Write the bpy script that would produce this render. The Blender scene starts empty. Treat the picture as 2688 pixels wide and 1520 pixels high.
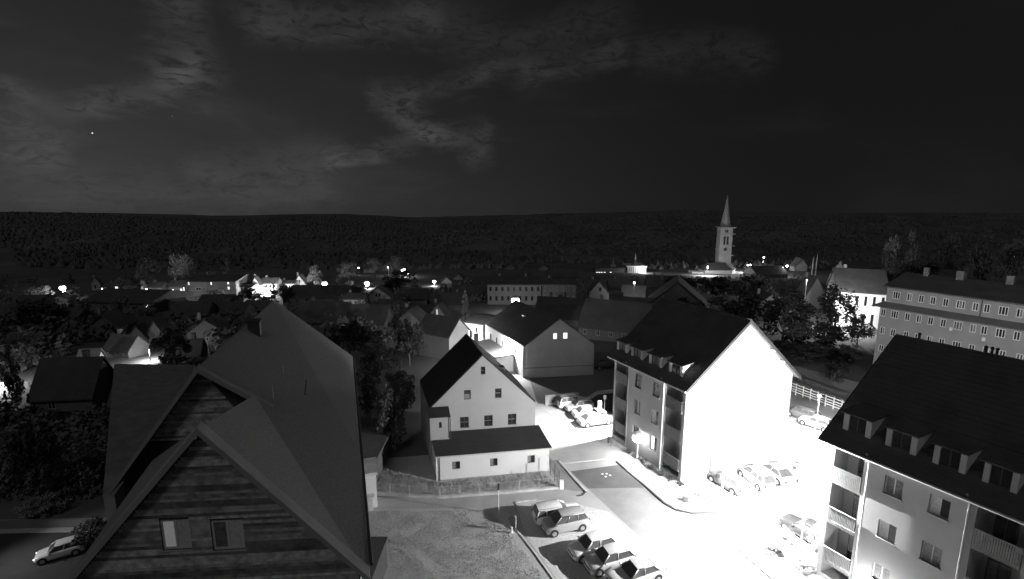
import bpy, bmesh, math, random
from mathutils import Vector, Matrix, noise
from mathutils.geometry import tessellate_polygon

random.seed(11)
sc = bpy.context.scene
COL = sc.collection
R = math.radians

# ------------------------------------------------------------------ camera, world, moon, exposure
CAM_H = 28.0
PITCH = R(10.315)
cam_data = bpy.data.cameras.new('camera')
cam = bpy.data.objects.new('camera', cam_data)
COL.objects.link(cam)
cam.location = (0, 0, CAM_H)
cam.rotation_euler = (R(90) - PITCH, 0, 0)
cam_data.sensor_width = 36.0
cam_data.lens = 36.0 * 1313 / 2688
cam_data.clip_end = 6000
cam_data.clip_start = .2
sc.camera = cam

sc.view_settings.view_transform = 'Standard'
sc.view_settings.look = 'None'
sc.view_settings.exposure = 0
sc.view_settings.gamma = 1
sc.view_settings.use_curve_mapping = False

world = bpy.data.worlds.new('World')
sc.world = world
world.use_nodes = True
WN, WL = world.node_tree.nodes, world.node_tree.links
WN.clear()


def M_(op, a, b=None, c=None):
    n = WN.new('ShaderNodeMath'); n.operation = op
    for i, v in enumerate((a, b, c)):
        if v is None: continue
        if isinstance(v, (int, float)): n.inputs[i].default_value = v
        else: WL.new(v, n.inputs[i])
    return n.outputs[0]


def smooth(x, a, b):
    n = WN.new('ShaderNodeMapRange'); n.interpolation_type = 'SMOOTHSTEP'
    WL.new(x, n.inputs['Value']); n.inputs['From Min'].default_value = a; n.inputs['From Max'].default_value = b
    return n.outputs['Result']


def wnoise(vec, scale, detail, rough, dist=0.0):
    n = WN.new('ShaderNodeTexNoise'); n.inputs['Scale'].default_value = scale; n.inputs['Detail'].default_value = detail
    n.inputs['Roughness'].default_value = rough; n.inputs['Distortion'].default_value = dist
    WL.new(vec, n.inputs['Vector']); return n.outputs['Fac']


tc = WN.new('ShaderNodeTexCoord')
sep = WN.new('ShaderNodeSeparateXYZ'); WL.new(tc.outputs['Generated'], sep.inputs[0])
az = M_('ARCTAN2', sep.outputs[0], sep.outputs[1])          # compass angle, 0 = straight ahead, radians
el = M_('ARCSINE', sep.outputs[2])                          # height above the horizon, radians
# moonlit haze glow low in the west, fading to the east and to the zenith
low = M_('POWER', 2.718, M_('MULTIPLY', M_('ABSOLUTE', el), -3.4))
west = smooth(az, .55, -.95)
base = M_('ADD', .0062, M_('MULTIPLY', M_('MULTIPLY', low, west), .034))
base = M_('ADD', base, M_('MULTIPLY', low, .0035))
comb = WN.new('ShaderNodeCombineXYZ'); WL.new(az, comb.inputs[0]); WL.new(M_('MULTIPLY', el, 2.6), comb.inputs[1])
warp = wnoise(comb.outputs[0], 3.2, 5, .6)
bands = wnoise(comb.outputs[0], 2.3, 6, .55, .4)
fine = wnoise(comb.outputs[0], 9, 6, .62, .6)
cl = M_('MULTIPLY', smooth(bands, .47, .72), M_('ADD', .25, M_('MULTIPLY', west, .9)))
base = M_('ADD', base, M_('MULTIPLY', M_('MULTIPLY', cl, .012), M_('ADD', .45, fine)))
# torn streaks of cloud: bent ribbons given by compass angle and height (degrees), width, strength
RIBBONS = [
    (((-31.5, 19), (-32.5, 15), (-31, 11.5)), 1.6, .020), (((-31, 11.5), (-34, 9), (-41, 7.2), (-43.8, 8.2)), .8, .018),
    (((-44.5, 7), (-43.5, 4.8), (-41.8, 4.2)), 1.3, .020), (((-25, 15.5), (-18, 17), (-9, 17.6)), 1.2, .012),
    (((-9, 17.6), (0, 15.6), (10, 17)), 1.6, .008),
    (((-12, 10.5), (-14.8, 10.4), (-10.6, 8.2), (-8.2, 6.4), (-3.6, 6.8), (-4.6, 4.6)), 1.0, .020),
    (((-8.2, 7.2), (-15, 4.4), (-18.4, 3.8)), .8, .014), (((-18.4, 4.2), (-30, 2.4)), 1.4, .010),
    (((-11, 10.6), (-4, 12.6), (-1.5, 13.4), (6, 13.2), (11, 14.6)), .8, .013),
    (((-42, 1.2), (-33, .2), (-20, .6)), 1.4, .010), (((-24, 19), (-30, 24), (-38, 28)), 2.4, .008), (((14, 14.6), (24, 13.6)), 1.4, .007)]
ox = M_('MULTIPLY', M_('SUBTRACT', warp, .5), .17)
oy = M_('MULTIPLY', M_('SUBTRACT', fine, .5), .085)
wisp = wnoise(comb.outputs[0], 24, 5, .7, 1.2)
px_, py_ = M_('ADD', az, ox), M_('ADD', el, oy)
acc = None
for pts, w, s in RIBBONS:
    best = None
    for (a0, e0), (a1, e1) in zip(pts, pts[1:]):
        ax, ay, dx, dy = R(a0), R(e0), R(a1 - a0), R(e1 - e0)
        rx, ry = M_('SUBTRACT', px_, ax), M_('SUBTRACT', py_, ay)
        t = M_('DIVIDE', M_('ADD', M_('MULTIPLY', rx, dx), M_('MULTIPLY', ry, dy)), dx * dx + dy * dy)
        tn = WN.new('ShaderNodeClamp'); WL.new(t, tn.inputs[0]); t = tn.outputs[0]
        ex, ey = M_('SUBTRACT', rx, M_('MULTIPLY', t, dx)), M_('SUBTRACT', ry, M_('MULTIPLY', t, dy))
        d = M_('SQRT', M_('ADD', M_('MULTIPLY', ex, ex), M_('MULTIPLY', ey, ey)))
        best = d if best is None else M_('MINIMUM', best, d)
    k = M_('MULTIPLY', smooth(best, R(w * 2.3), 0), s * 1.6)
    acc = k if acc is None else M_('ADD', acc, k)
acc = M_('MULTIPLY', acc, M_('MULTIPLY', M_('MULTIPLY', M_('ADD', .15, M_('MULTIPLY', fine, 1.5)), smooth(wisp, .3, .56)), smooth(warp, .2, .6)))
total = M_('ADD', base, acc)
# two stars
for a, e, r, s in ((-38.9, 5.5, .055, .9), (-33.0, 7.4, .04, .12)):
    v = Vector((math.sin(R(a)) * math.cos(R(e)), math.cos(R(a)) * math.cos(R(e)), math.sin(R(e))))
    dn = WN.new('ShaderNodeVectorMath'); dn.operation = 'DOT_PRODUCT'; WL.new(tc.outputs['Generated'], dn.inputs[0]); dn.inputs[1].default_value = v
    total = M_('ADD', total, M_('MULTIPLY', M_('GREATER_THAN', dn.outputs['Value'], math.cos(R(r))), s))
bg = WN.new('ShaderNodeBackground'); WL.new(total, bg.inputs['Color']); bg.inputs['Strength'].default_value = 1.0
wo = WN.new('ShaderNodeOutputWorld'); WL.new(bg.outputs[0], wo.inputs['Surface'])

moon_data = bpy.data.lights.new('moon', 'SUN')
moon_data.energy = .15
moon_data.angle = R(12)
moon = bpy.data.objects.new('moon', moon_data)
COL.objects.link(moon)
moon.rotation_euler = (R(38), 0, R(-8))

# ------------------------------------------------------------------ materials
MATS = {}


def mat(name, g, rough=.8, nscale=3., namt=.25, bump=.0, bscale=None, metal=0., emit=0., stripes=None, detail=6):
    if name in MATS: return MATS[name]
    m = bpy.data.materials.new(name); m.use_nodes = True
    N, L = m.node_tree.nodes, m.node_tree.links
    b = N['Principled BSDF']
    b.inputs['Roughness'].default_value = rough
    b.inputs['Metallic'].default_value = metal
    t = N.new('ShaderNodeTexCoord')
    n = N.new('ShaderNodeTexNoise'); n.inputs['Scale'].default_value = nscale; n.inputs['Detail'].default_value = detail
    n.inputs['Roughness'].default_value = .62
    L.new(t.outputs['Object'], n.inputs['Vector'])
    r = N.new('ShaderNodeMapRange'); r.inputs['From Min'].default_value = .3; r.inputs['From Max'].default_value = .7
    r.inputs['To Min'].default_value = g * (1 - namt); r.inputs['To Max'].default_value = g * (1 + namt)
    L.new(n.outputs['Fac'], r.inputs['Value'])
    L.new(r.outputs['Result'], b.inputs['Base Color'])
    if bump:
        n2 = N.new('ShaderNodeTexNoise'); n2.inputs['Scale'].default_value = bscale or nscale * 6; n2.inputs['Detail'].default_value = 4
        L.new(t.outputs['Object'], n2.inputs['Vector'])
        bp = N.new('ShaderNodeBump'); bp.inputs['Strength'].default_value = bump; bp.inputs['Distance'].default_value = .05
        h = n2.outputs['Fac']
        if stripes:
            w = N.new('ShaderNodeTexWave'); w.inputs['Scale'].default_value = stripes[1]; w.bands_direction = stripes[0]
            w.inputs['Distortion'].default_value = .3; L.new(t.outputs['Object'], w.inputs['Vector'])
            ad = N.new('ShaderNodeMath'); ad.operation = 'ADD'; L.new(h, ad.inputs[0]); L.new(w.outputs['Fac'], ad.inputs[1]); h = ad.outputs[0]
        L.new(h, bp.inputs['Height']); L.new(bp.outputs['Normal'], b.inputs['Normal'])
    if emit:
        b.inputs['Emission Color'].default_value = (1, 1, 1, 1); b.inputs['Emission Strength'].default_value = emit
    MATS[name] = m
    return m


grass_m = mat('grass', .43, .95, 5, .16, .9, 30)
field_m = mat('field', .15, .95, .012, .55, .3, 4)
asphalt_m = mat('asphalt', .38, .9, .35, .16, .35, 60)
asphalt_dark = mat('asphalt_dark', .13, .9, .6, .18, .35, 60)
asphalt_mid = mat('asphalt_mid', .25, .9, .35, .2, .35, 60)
paver_m = mat('pavers', .5, .9, 5, .2, .5, 9)
concrete_m = mat('concrete', .5, .85, 1.2, .2, .2, 20)
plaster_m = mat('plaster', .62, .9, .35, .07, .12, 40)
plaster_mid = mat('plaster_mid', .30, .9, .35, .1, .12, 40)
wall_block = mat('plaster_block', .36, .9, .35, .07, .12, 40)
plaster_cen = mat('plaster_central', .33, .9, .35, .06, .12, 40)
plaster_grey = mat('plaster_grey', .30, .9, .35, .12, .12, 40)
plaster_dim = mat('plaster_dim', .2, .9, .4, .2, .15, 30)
roof_dark = mat('roof_dark', .11, .8, .5, .25, .5, 3, stripes=('Z', 5))
roof_cen = mat('roof_central', .026, .8, .5, .25, .2, 3, stripes=('Z', 5))
roof_mid = mat('roof_mid', .13, .8, .25, .22, .35, 3, stripes=('Z', 4))
roof_n = mat('roof_tiles', .29, .85, 9, .3, .35, 30)
fascia_m = mat('fascia', .4, .7, .8, .12, .1, 10)
barge_m = mat('barge', .03, .8, 1, .2)
trim_dark = mat('trim_dark', .05, .6, 2, .2)
wood_m = mat('board', .2, .85, 2.6, .75, .3, 14)
wood_dark = mat('board_dark', .07, .85, 2.6, .4, .3, 14)
frame_white = mat('frame_white', .75, .5, 2, .08)
frame_dark = mat('frame_dark', .05, .5, 2, .1)
glass_m = mat('glass', .025, .08, 1.5, .5)
curtain_m = mat('curtain', .2, .9, 6, .45)
curtain_bright = mat('curtain_bright', .7, .9, 6, .2)
window_lit = mat('window_lit', .8, .8, 6, .1, emit=1.4)
window_dim = mat('window_dim', .5, .8, 4, .3, emit=.11)
bulb_m = mat('bulb', .9, .5, emit=12)
metal_m = mat('galvanised', .55, .45, 3, .1, metal=.2)
metal_white = mat('paint_white', .8, .45, 3, .08)
metal_dark = mat('metal_dark', .06, .5, 3, .2)
bark_m = mat('bark', .12, .95, 4, .4, .5, 12)
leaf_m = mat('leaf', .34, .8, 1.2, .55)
leaf_shaded = mat('leaf_shaded', .07, .8, 1.2, .55)  # same leaves with shade put into the colour, for unlit trees
wood_far = mat('wood_far', .17, .95, .02, .3)
tyre_m = mat('tyre', .03, .8, 3, .2)
rim_m = mat('rim', .55, .35, 3, .1, metal=.6)
rail_mid = mat('rail_mid', .26, .6, 3, .15)
car_glass = mat('car_glass', .09, .3, 1.5, .3)
rail_dim = mat('rail_dim', .13, .6, 3, .2)
stone_m = mat('stone', .4, .9, 1, .25, .3, 8)
soil_m = mat('soil', .1, .95, 2, .5, .6, 12)


def carpaint(name, g):
    m = mat(name, g, .32, 1, .05)
    m.node_tree.nodes['Principled BSDF'].inputs['Coat Weight'].default_value = .5
    return m


# ------------------------------------------------------------------ mesh helpers
ident = lambda a, b, c: (a, b, c)


class MB:
    def __init__(self, fn=ident): self.v = []; self.f = []; self.fn = fn

    def add(self, vs, fs):
        o = len(self.v); self.v += [self.fn(*p) for p in vs]; self.f += [tuple(i + o for i in f) for f in fs]; return self

    def box(self, x0, x1, y0, y1, z0, z1):
        return self.add([(x0, y0, z0), (x1, y0, z0), (x1, y1, z0), (x0, y1, z0), (x0, y0, z1), (x1, y0, z1), (x1, y1, z1), (x0, y1, z1)],
                        [(0, 3, 2, 1), (4, 5, 6, 7), (0, 1, 5, 4), (1, 2, 6, 5), (2, 3, 7, 6), (3, 0, 4, 7)])

    def slab(self, q, t):            # four corners, thickened downwards by t
        return self.add([tuple(p) for p in q] + [(p[0], p[1], p[2] - t) for p in q],
                        [(0, 1, 2, 3), (7, 6, 5, 4), (0, 4, 5, 1), (1, 5, 6, 2), (2, 6, 7, 3), (3, 7, 4, 0)])

    def tube(self, p, q, r, n=8, r2=None):
        p, q = Vector(p), Vector(q); d = (q - p).normalized(); r2 = r if r2 is None else r2
        a = d.orthogonal().normalized(); b = d.cross(a); vs = []
        for c, rr in ((p, r), (q, r2)):
            for i in range(n):
                t = 2 * math.pi * i / n; vs.append(tuple(c + (a * math.cos(t) + b * math.sin(t)) * rr))
        return self.add(vs, [(i, (i + 1) % n, n + (i + 1) % n, n + i) for i in range(n)] + [tuple(range(n))[::-1], tuple(range(n, 2 * n))])

    def path(self, pts, r, n=6):
        for p, q in zip(pts, pts[1:]): self.tube(p, q, r, n)
        return self

    def ball(self, c, r, n=10, m=6, sz=1):
        vs = []
        for j in range(m + 1):
            ph = math.pi * j / m
            for i in range(n):
                t = 2 * math.pi * i / n
                vs.append((c[0] + r * math.sin(ph) * math.cos(t), c[1] + r * math.sin(ph) * math.sin(t), c[2] + r * sz * math.cos(ph)))
        return self.add(vs, [(j * n + i, j * n + (i + 1) % n, (j + 1) * n + (i + 1) % n, (j + 1) * n + i) for j in range(m) for i in range(n)])

    def build(self, name, m=None, parent=None, smooth=False, weld=0):
        me = bpy.data.meshes.new(name); me.from_pydata(self.v, [], self.f); me.validate()
        bm = bmesh.new(); bm.from_mesh(me)
        if weld: bmesh.ops.remove_doubles(bm, verts=bm.verts, dist=weld)
        bmesh.ops.recalc_face_normals(bm, faces=bm.faces); bm.to_mesh(me); bm.free()
        if m: me.materials.append(m)
        if smooth: me.polygons.foreach_set('use_smooth', [True] * len(me.polygons))
        o = bpy.data.objects.new(name, me); COL.objects.link(o)
        if parent: o.parent = parent
        return o


def tag(o, label, cat, group=None, kind=None):
    if label: o['label'] = label
    if cat: o['category'] = cat
    if group: o['group'] = group
    if kind: o['kind'] = kind
    return o


def thing(name, label, cat, loc=(0, 0, 0), rotz=0, group=None):
    o = bpy.data.objects.new(name, None); COL.objects.link(o); o.empty_display_size = .3
    o.location = loc; o.rotation_euler = (0, 0, rotz)
    return tag(o, label, cat, group)


def copy_tree(o, parent=None):
    c = o.copy(); COL.objects.link(c)
    if parent: c.parent = parent
    for ch in list(o.children): copy_tree(ch, c)
    return c


def interp(x, tab):
    if x <= tab[0][0]: return tab[0][1]
    for (a, p), (b, q) in zip(tab, tab[1:]):
        if x <= b: return p + (q - p) * (x - a) / (b - a)
    return tab[-1][1]


CREST = [(-1.05, -3), (-.85, -6), (-.7, -13), (-.58, -19), (-.45, -15), (-.36, -11), (-.2, -22), (-.08, -20), (0, -15), (.18, -7), (.34, 1), (.45, -4), (.6, -8), (1.05, -8)]


BUMPS = [(60, 660, 9, 190), (-80, 640, 7, 90), (190, 740, 10, 150), (-420, 700, 8, 200), (420, 650, 12, 160), (-250, 620, 5, 90)]


def T(x, y):
    """height of the land"""
    if y < 85: return 0.0
    z = -.074 * (y - 85)
    if y > 440:
        z = -26.3 - 2.2 * min(1, (y - 440) / 100)
        if y > 540:
            t = min(1, (y - 540) / 480); c = interp(x / y, CREST)
            z = -28.5 + (c + 28.5) * (t * t * (3 - 2 * t)) + 6 * noise.noise((x * .005, y * .005, 3)) * t + 3 * noise.noise((x * .02, y * .02, 7)) * t
            for bx, by, bh, bw in BUMPS: z += bh * math.exp(-((x - bx) / bw) ** 2 - ((y - by) / 60) ** 2)
            if y > 1020: z -= .02 * (y - 1020)
    return z


def ray(px, py):
    x, yd = (px - 1344) / 1313, (py - 760) / 1313
    c, s = math.cos(PITCH), math.sin(PITCH)
    return Vector((x, c - yd * s, -s - yd * c))


def at(px, py, z=None):
    """the ground point seen there in the photograph (or the point at height z)"""
    r = ray(px, py); o = Vector((0, 0, CAM_H))
    if z is not None: return o + r * ((z - CAM_H) / r.z)
    t = 20.
    for k in range(4000):
        q = o + r * t
        if q.z < T(q.x, q.y): return q
        t += .4
    return q


def at_y(px, py, Y):
    r = ray(px, py); return Vector((0, 0, CAM_H)) + r * (Y / r.y)


def sheet(name, pts, z, m, kind='structure', label=None, thick=0.0):
    P = [Vector((p.x, p.y, z)) for p in pts]
    tris = tessellate_polygon([P]); mb = MB(); n = len(P)
    if thick:
        fs = [tuple(t) for t in tris] + [(i, (i + 1) % n, n + (i + 1) % n, n + i) for i in range(n)]
        mb.add([tuple(p) for p in P] + [(p.x, p.y, z - thick) for p in P], fs)
    else: mb.add([tuple(p) for p in P], [tuple(t) for t in tris])
    o = mb.build(name, m); o['kind'] = kind
    return o


def wall_into(mb, outer, holes=()):
    """outer: (a, b) polygon on the face d=0; holes: (a0, a1, b0, b1, depth): reveals and a back are added"""
    loops = [[Vector((a, b, 0)) for a, b in outer]]
    for a0, a1, b0, b1, dp in holes: loops.append([Vector((a0, b0, 0)), Vector((a0, b1, 0)), Vector((a1, b1, 0)), Vector((a1, b0, 0))])
    flat = [p for l in loops for p in l]
    tris = tessellate_polygon(loops)
    mb.add([(p.x, p.y, 0) for p in flat], [tuple(t) for t in tris])
    for a0, a1, b0, b1, dp in holes:
        q = [(a0, b0), (a1, b0), (a1, b1), (a0, b1)]
        mb.add([(a, b, 0) for a, b in q] + [(a, b, dp) for a, b in q], [(0, 1, 5, 4), (1, 2, 6, 5), (2, 3, 7, 6), (3, 0, 4, 7), (4, 5, 6, 7)])
    return mb


def window(parent, fn, a0, a1, b0, b1, dp=.14, cols=2, rows=1, frame=None, back=None, sill=True, fw=.06, name='window'):
    """frame set dp deep in its opening, panes behind it"""
    frame = frame or frame_white; back = back or glass_m
    mb = MB(fn); d0, d1 = dp - .06, dp - .01
    mb.box(a0, a0 + fw, b0, b1, d0, d1).box(a1 - fw, a1, b0, b1, d0, d1).box(a0 + fw, a1 - fw, b0, b0 + fw, d0, d1).box(a0 + fw, a1 - fw, b1 - fw, b1, d0, d1)
    w = (a1 - a0) / cols
    for i in range(1, cols): mb.box(a0 + w * i - fw * .45, a0 + w * i + fw * .45, b0 + fw, b1 - fw, d0 - .008, d1)
    o = mb.build(name, frame, parent)
    h = (b1 - b0) / rows
    for i in range(cols):
        for j in range(rows):
            p = MB(fn); p.box(a0 + w * i + fw * .5, a0 + w * (i + 1) - fw * .5, b0 + h * j + fw * .5, b0 + h * (j + 1) - fw * .5, d1 - .035, d1 - .02)
            bk = back[(i + j) % len(back)] if isinstance(back, (list, tuple)) else back
            p.build('pane', bk, o)
    if sill:
        MB(fn).box(a0 - .06, a1 + .06, b0 - .05, b0, -.07, dp - .06).build('sill', concrete_m, o)
    return o


# ------------------------------------------------------------------ land
def terrain():
    xs = [i * 3. for i in range(-30, 31)]; x = 90.
    while x < 1700: x *= 1.12; xs.append(x); xs.insert(0, -x)
    ys = [-40 + 6. * i for i in range(28)]; y = ys[-1]
    while y < 1900: y *= 1.035; ys.append(y)
    vs = [(x, y, T(x, y) + (0 if y < 90 else .15 * noise.noise((x * .05, y * .05, 0)))) for y in ys for x in xs]
    n = len(xs); mb = MB()
    mb.add(vs, [(j * n + i, j * n + i + 1, (j + 1) * n + i + 1, (j + 1) * n + i) for j in range(len(ys) - 1) for i in range(n - 1)])
    o = mb.build('ground', None, None, True); o['kind'] = 'structure'
    o.data.materials.append(field_m)


terrain()
A_ = lambda *pts: [at(px, py, 0) for px, py in pts]
sheet('lawn', A_((860, 1600), (925, 1336), (1285, 1333), (1335, 1345), (1365, 1400), (1460, 1530), (1500, 1640)), .012, grass_m)
sheet('garden_ground', A_((930, 1210), (1420, 1170), (1470, 1281), (1155, 1309), (930, 1300)), .010, grass_m)
lot = A_((930, 1337), (1285, 1334), (1335, 1346), (1365, 1401), (1460, 1531), (1520, 1640)) + [Vector((60, 22, 0)), Vector((80, 45, 0)), at(2300, 1085, 0), at(2075, 1006, 0), at(1800, 1004, 0), at(1565, 1058, 0), at(1400, 1060, 0), at(1400, 1120, 0), at(1432, 1205, 0), at(1470, 1284, 0), at(1155, 1311, 0), at(930, 1301, 0)]
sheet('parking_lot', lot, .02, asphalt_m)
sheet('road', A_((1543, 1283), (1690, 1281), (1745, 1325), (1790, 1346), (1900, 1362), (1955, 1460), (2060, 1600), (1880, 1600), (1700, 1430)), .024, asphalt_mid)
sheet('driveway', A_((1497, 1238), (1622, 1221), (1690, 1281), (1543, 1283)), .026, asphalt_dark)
sheet('path', A_((1438, 1210), (1470, 1207), (1540, 1285), (1530, 1292), (1472, 1284)), .025, asphalt_mid)
sheet('paving', A_((1352, 1320), (1408, 1313), (1500, 1320), (1600, 1345), (1800, 1540), (1880, 1640), (1540, 1640), (1440, 1490), (1385, 1415)), .028, paver_m)
sheet('pavement', A_((1622, 1214), (1660, 1200), (1790, 1272), (1930, 1300), (1880, 1346), (1790, 1340), (1748, 1323)), .13, concrete_m, thick=.12)
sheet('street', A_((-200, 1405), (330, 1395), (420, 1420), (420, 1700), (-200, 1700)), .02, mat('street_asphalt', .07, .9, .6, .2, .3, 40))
sheet('street_verge', A_((-200, 1368), (300, 1362), (330, 1395), (-200, 1405)), .05, concrete_m, thick=.04)
sheet('back_street', [Vector(p) for p in ((-2, 60, 0), (4, 60, 0), (1, 96, 0), (-9, 110, 0), (-13, 106, 0), (-5, 92, 0))], .03, asphalt_m)


def kerb(pts, h=.13, w=.14, m=concrete_m, name='kerb'):
    mb = MB()
    for p, q in zip(pts, pts[1:]):
        d = (q - p).normalized(); n = Vector((-d.y, d.x, 0)) * w / 2
        mb.add([(*(p - n).xy, 0), (*(q - n).xy, 0), (*(q + n).xy, 0), (*(p + n).xy, 0), (*(p - n).xy, h), (*(q - n).xy, h), (*(q + n).xy, h), (*(p + n).xy, h)],
               [(4, 5, 6, 7), (0, 1, 5, 4), (1, 2, 6, 5), (2, 3, 7, 6), (3, 0, 4, 7)])
    o = mb.build(name, m); o['kind'] = 'structure'
    return o


kerb(A_((1618, 1213), (1680, 1267), (1745, 1325), (1775, 1341), (1815, 1349), (1880, 1348)), .16, .12, metal_dark)
kerb(A_((1335, 1372), (1365, 1402), (1410, 1460), (1460, 1531), (1500, 1600)), .08, .16)
kerb(A_((1352, 1319), (1408, 1312)), .09, .2); kerb(A_((1352, 1319), (1378, 1352)), .09, .2)
kerb(A_((1468, 1212), (1525, 1277), (1540, 1292)), .14, .25)
kerb(A_((1470, 1218), (1620, 1202)), .05, .2)
kerb(A_((1540, 1291), (1530, 1300), (1515, 1303)), .1, .1, metal_dark)
kerb(A_((1940, 1425), (1942, 1445), (1962, 1465), (2070, 1560)), .14, .12)
kerb(A_((1420, 1068), (1470, 1108), (1500, 1140)), .05, .1)

# grass blades on the lawn and round the house: nobody could count them
def blades(name, quad, n, h, label):
    mb = MB(); a, b, c, d = [at(px, py, 0) for px, py in quad]
    for i in range(n):
        s, t = random.random(), random.random()
        p = (a * (1 - s) + b * s) * (1 - t) + (d * (1 - s) + c * s) * t
        if noise.noise((p.x * .8, p.y * .8, 0)) < random.uniform(-.6, .3): continue
        an = random.uniform(0, 6.28); hh = h * random.uniform(.5, 1.3); w = .02
        dx, dy = math.cos(an) * w, math.sin(an) * w; lx, ly = random.uniform(-.5, .5) * hh, random.uniform(-.5, .5) * hh
        mb.add([(p.x - dx, p.y - dy, .0), (p.x + dx, p.y + dy, .0), (p.x + lx, p.y + ly, hh)], [(0, 1, 2)])
    o = mb.build(name, grass_m); tag(o, label, 'grass', None, 'stuff')


blades('grass', [(930, 1345), (1290, 1340), (1440, 1530), (880, 1530)], 26000, .11, 'short rough grass of the lawn left of the parked cars')
blades('grass', [(975, 1225), (1150, 1268), (1155, 1300), (965, 1288)], 7000, .3, 'long unmown grass beside the white annex')
blades('grass', [(1158, 1268), (1428, 1238), (1462, 1274), (1158, 1300)], 7000, .25, 'grass strip between the white annex and its wire fence')


# ------------------------------------------------------------------ buildings: skewed frame, x along the gable, y away
def frame_of(x, y, hu, hv, z0=0.):
    """returns location, rotation and P(u, v, z) -> local coordinates (u away from the camera, v to the right)"""
    s = hu - hv
    return (x, y, z0), -hv, (lambda u, v, z: (v + u * math.sin(s), u * math.cos(s), z - z0))


def courses(t, A, D, B, C, m, step=.36, lip=.035):
    """overlapping rows of tiles from the eaves A-D up to the ridge B-C, one joined part"""
    A, B, C, D = map(Vector, (A, B, C, D)); n = max(2, int(((B - A).length + (C - D).length) / 2 / step))
    nr = (D - A).cross(B - A).normalized()
    if nr.z < 0: nr = -nr
    mb = MB()
    for i in range(n):
        a, b = i / n, (i + 1) / n; w = random.uniform(-.006, .006)
        p, q, r, s_ = A.lerp(B, a), D.lerp(C, a), D.lerp(C, b), A.lerp(B, b)
        h = nr * (lip + w)
        mb.add([tuple(p + nr * .003), tuple(q + nr * .003), tuple(p + h), tuple(q + h), tuple(r + nr * .004), tuple(s_ + nr * .004)], [(0, 1, 3, 2), (2, 3, 4, 5)])
    mb.build('tile_rows', m, t)['kind'] = 'stuff'


def gable_building(t, P, L, W, ze, zr, inset, wm, rm, sideL=(), sideR=(), front=(), back=(), thick=.22, zb=0., v_ridge=None):
    """walls (four parts) and two roof slopes; holes are (a0, a1, z0, z1, depth)"""
    vr = v_ridge or W / 2; i = inset
    sl = (zr - ze) / vr; sr = (zr - ze) / (W - vr)
    zl = ze + sl * i - thick * 1.05; zrr = ze + sr * i - thick * 1.05
    fL = lambda a, b, d: P(a, i + d, b); fR = lambda a, b, d: P(a, W - i - d, b)
    fF = lambda a, b, d: P(i + d, a, b); fB = lambda a, b, d: P(L - i - d, a, b)
    wall_into(MB(fL), [(i, zb), (L - i, zb), (L - i, zl), (i, zl)], sideL)
    for nm, fn, holes, outer in (('wall', fL, sideL, [(i, zb), (L - i, zb), (L - i, zl), (i, zl)]), ('wall', fR, sideR, [(i, zb), (L - i, zb), (L - i, zrr), (i, zrr)]),
                                 ('gable_wall', fF, front, [(i, zb), (W - i, zb), (W - i, zrr), (vr, zr - thick * 1.05), (i, zl)]),
                                 ('gable_wall', fB, back, [(i, zb), (W - i, zb), (W - i, zrr), (vr, zr - thick * 1.05), (i, zl)])):
        mb = MB(fn); wall_into(mb, outer, holes); mb.build(nm, wm, t)
    q = lambda *c: [P(*k) for k in c]
    MB().slab(q((0, 0, ze), (L, 0, ze), (L, vr, zr), (0, vr, zr)), thick).build('roof', rm, t)
    MB().slab(q((0, W, ze), (0, vr + .001, zr - .002), (L, vr + .001, zr - .002), (L, W, ze)), thick).build('roof', rm, t)
    e = .02
    courses(t, P(e, e, ze + sl * e), P(L - e, e, ze + sl * e), P(e, vr, zr), P(L - e, vr, zr), rm)
    courses(t, P(e, W - e, ze + sr * e), P(L - e, W - e, ze + sr * e), P(e, vr, zr), P(L - e, vr, zr), rm)
    return fL, fR, fF, fB


def downpipe(t, P, u, v, z0, z1, out=(0, -1), m=metal_m, r=.06):
    MB().path([P(u, v - .55 * (out[1] < 0), z1 + .25), P(u, v - .12, z1 - .15), P(u, v - .12, z0)], r).build('downpipe', m, t)


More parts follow.
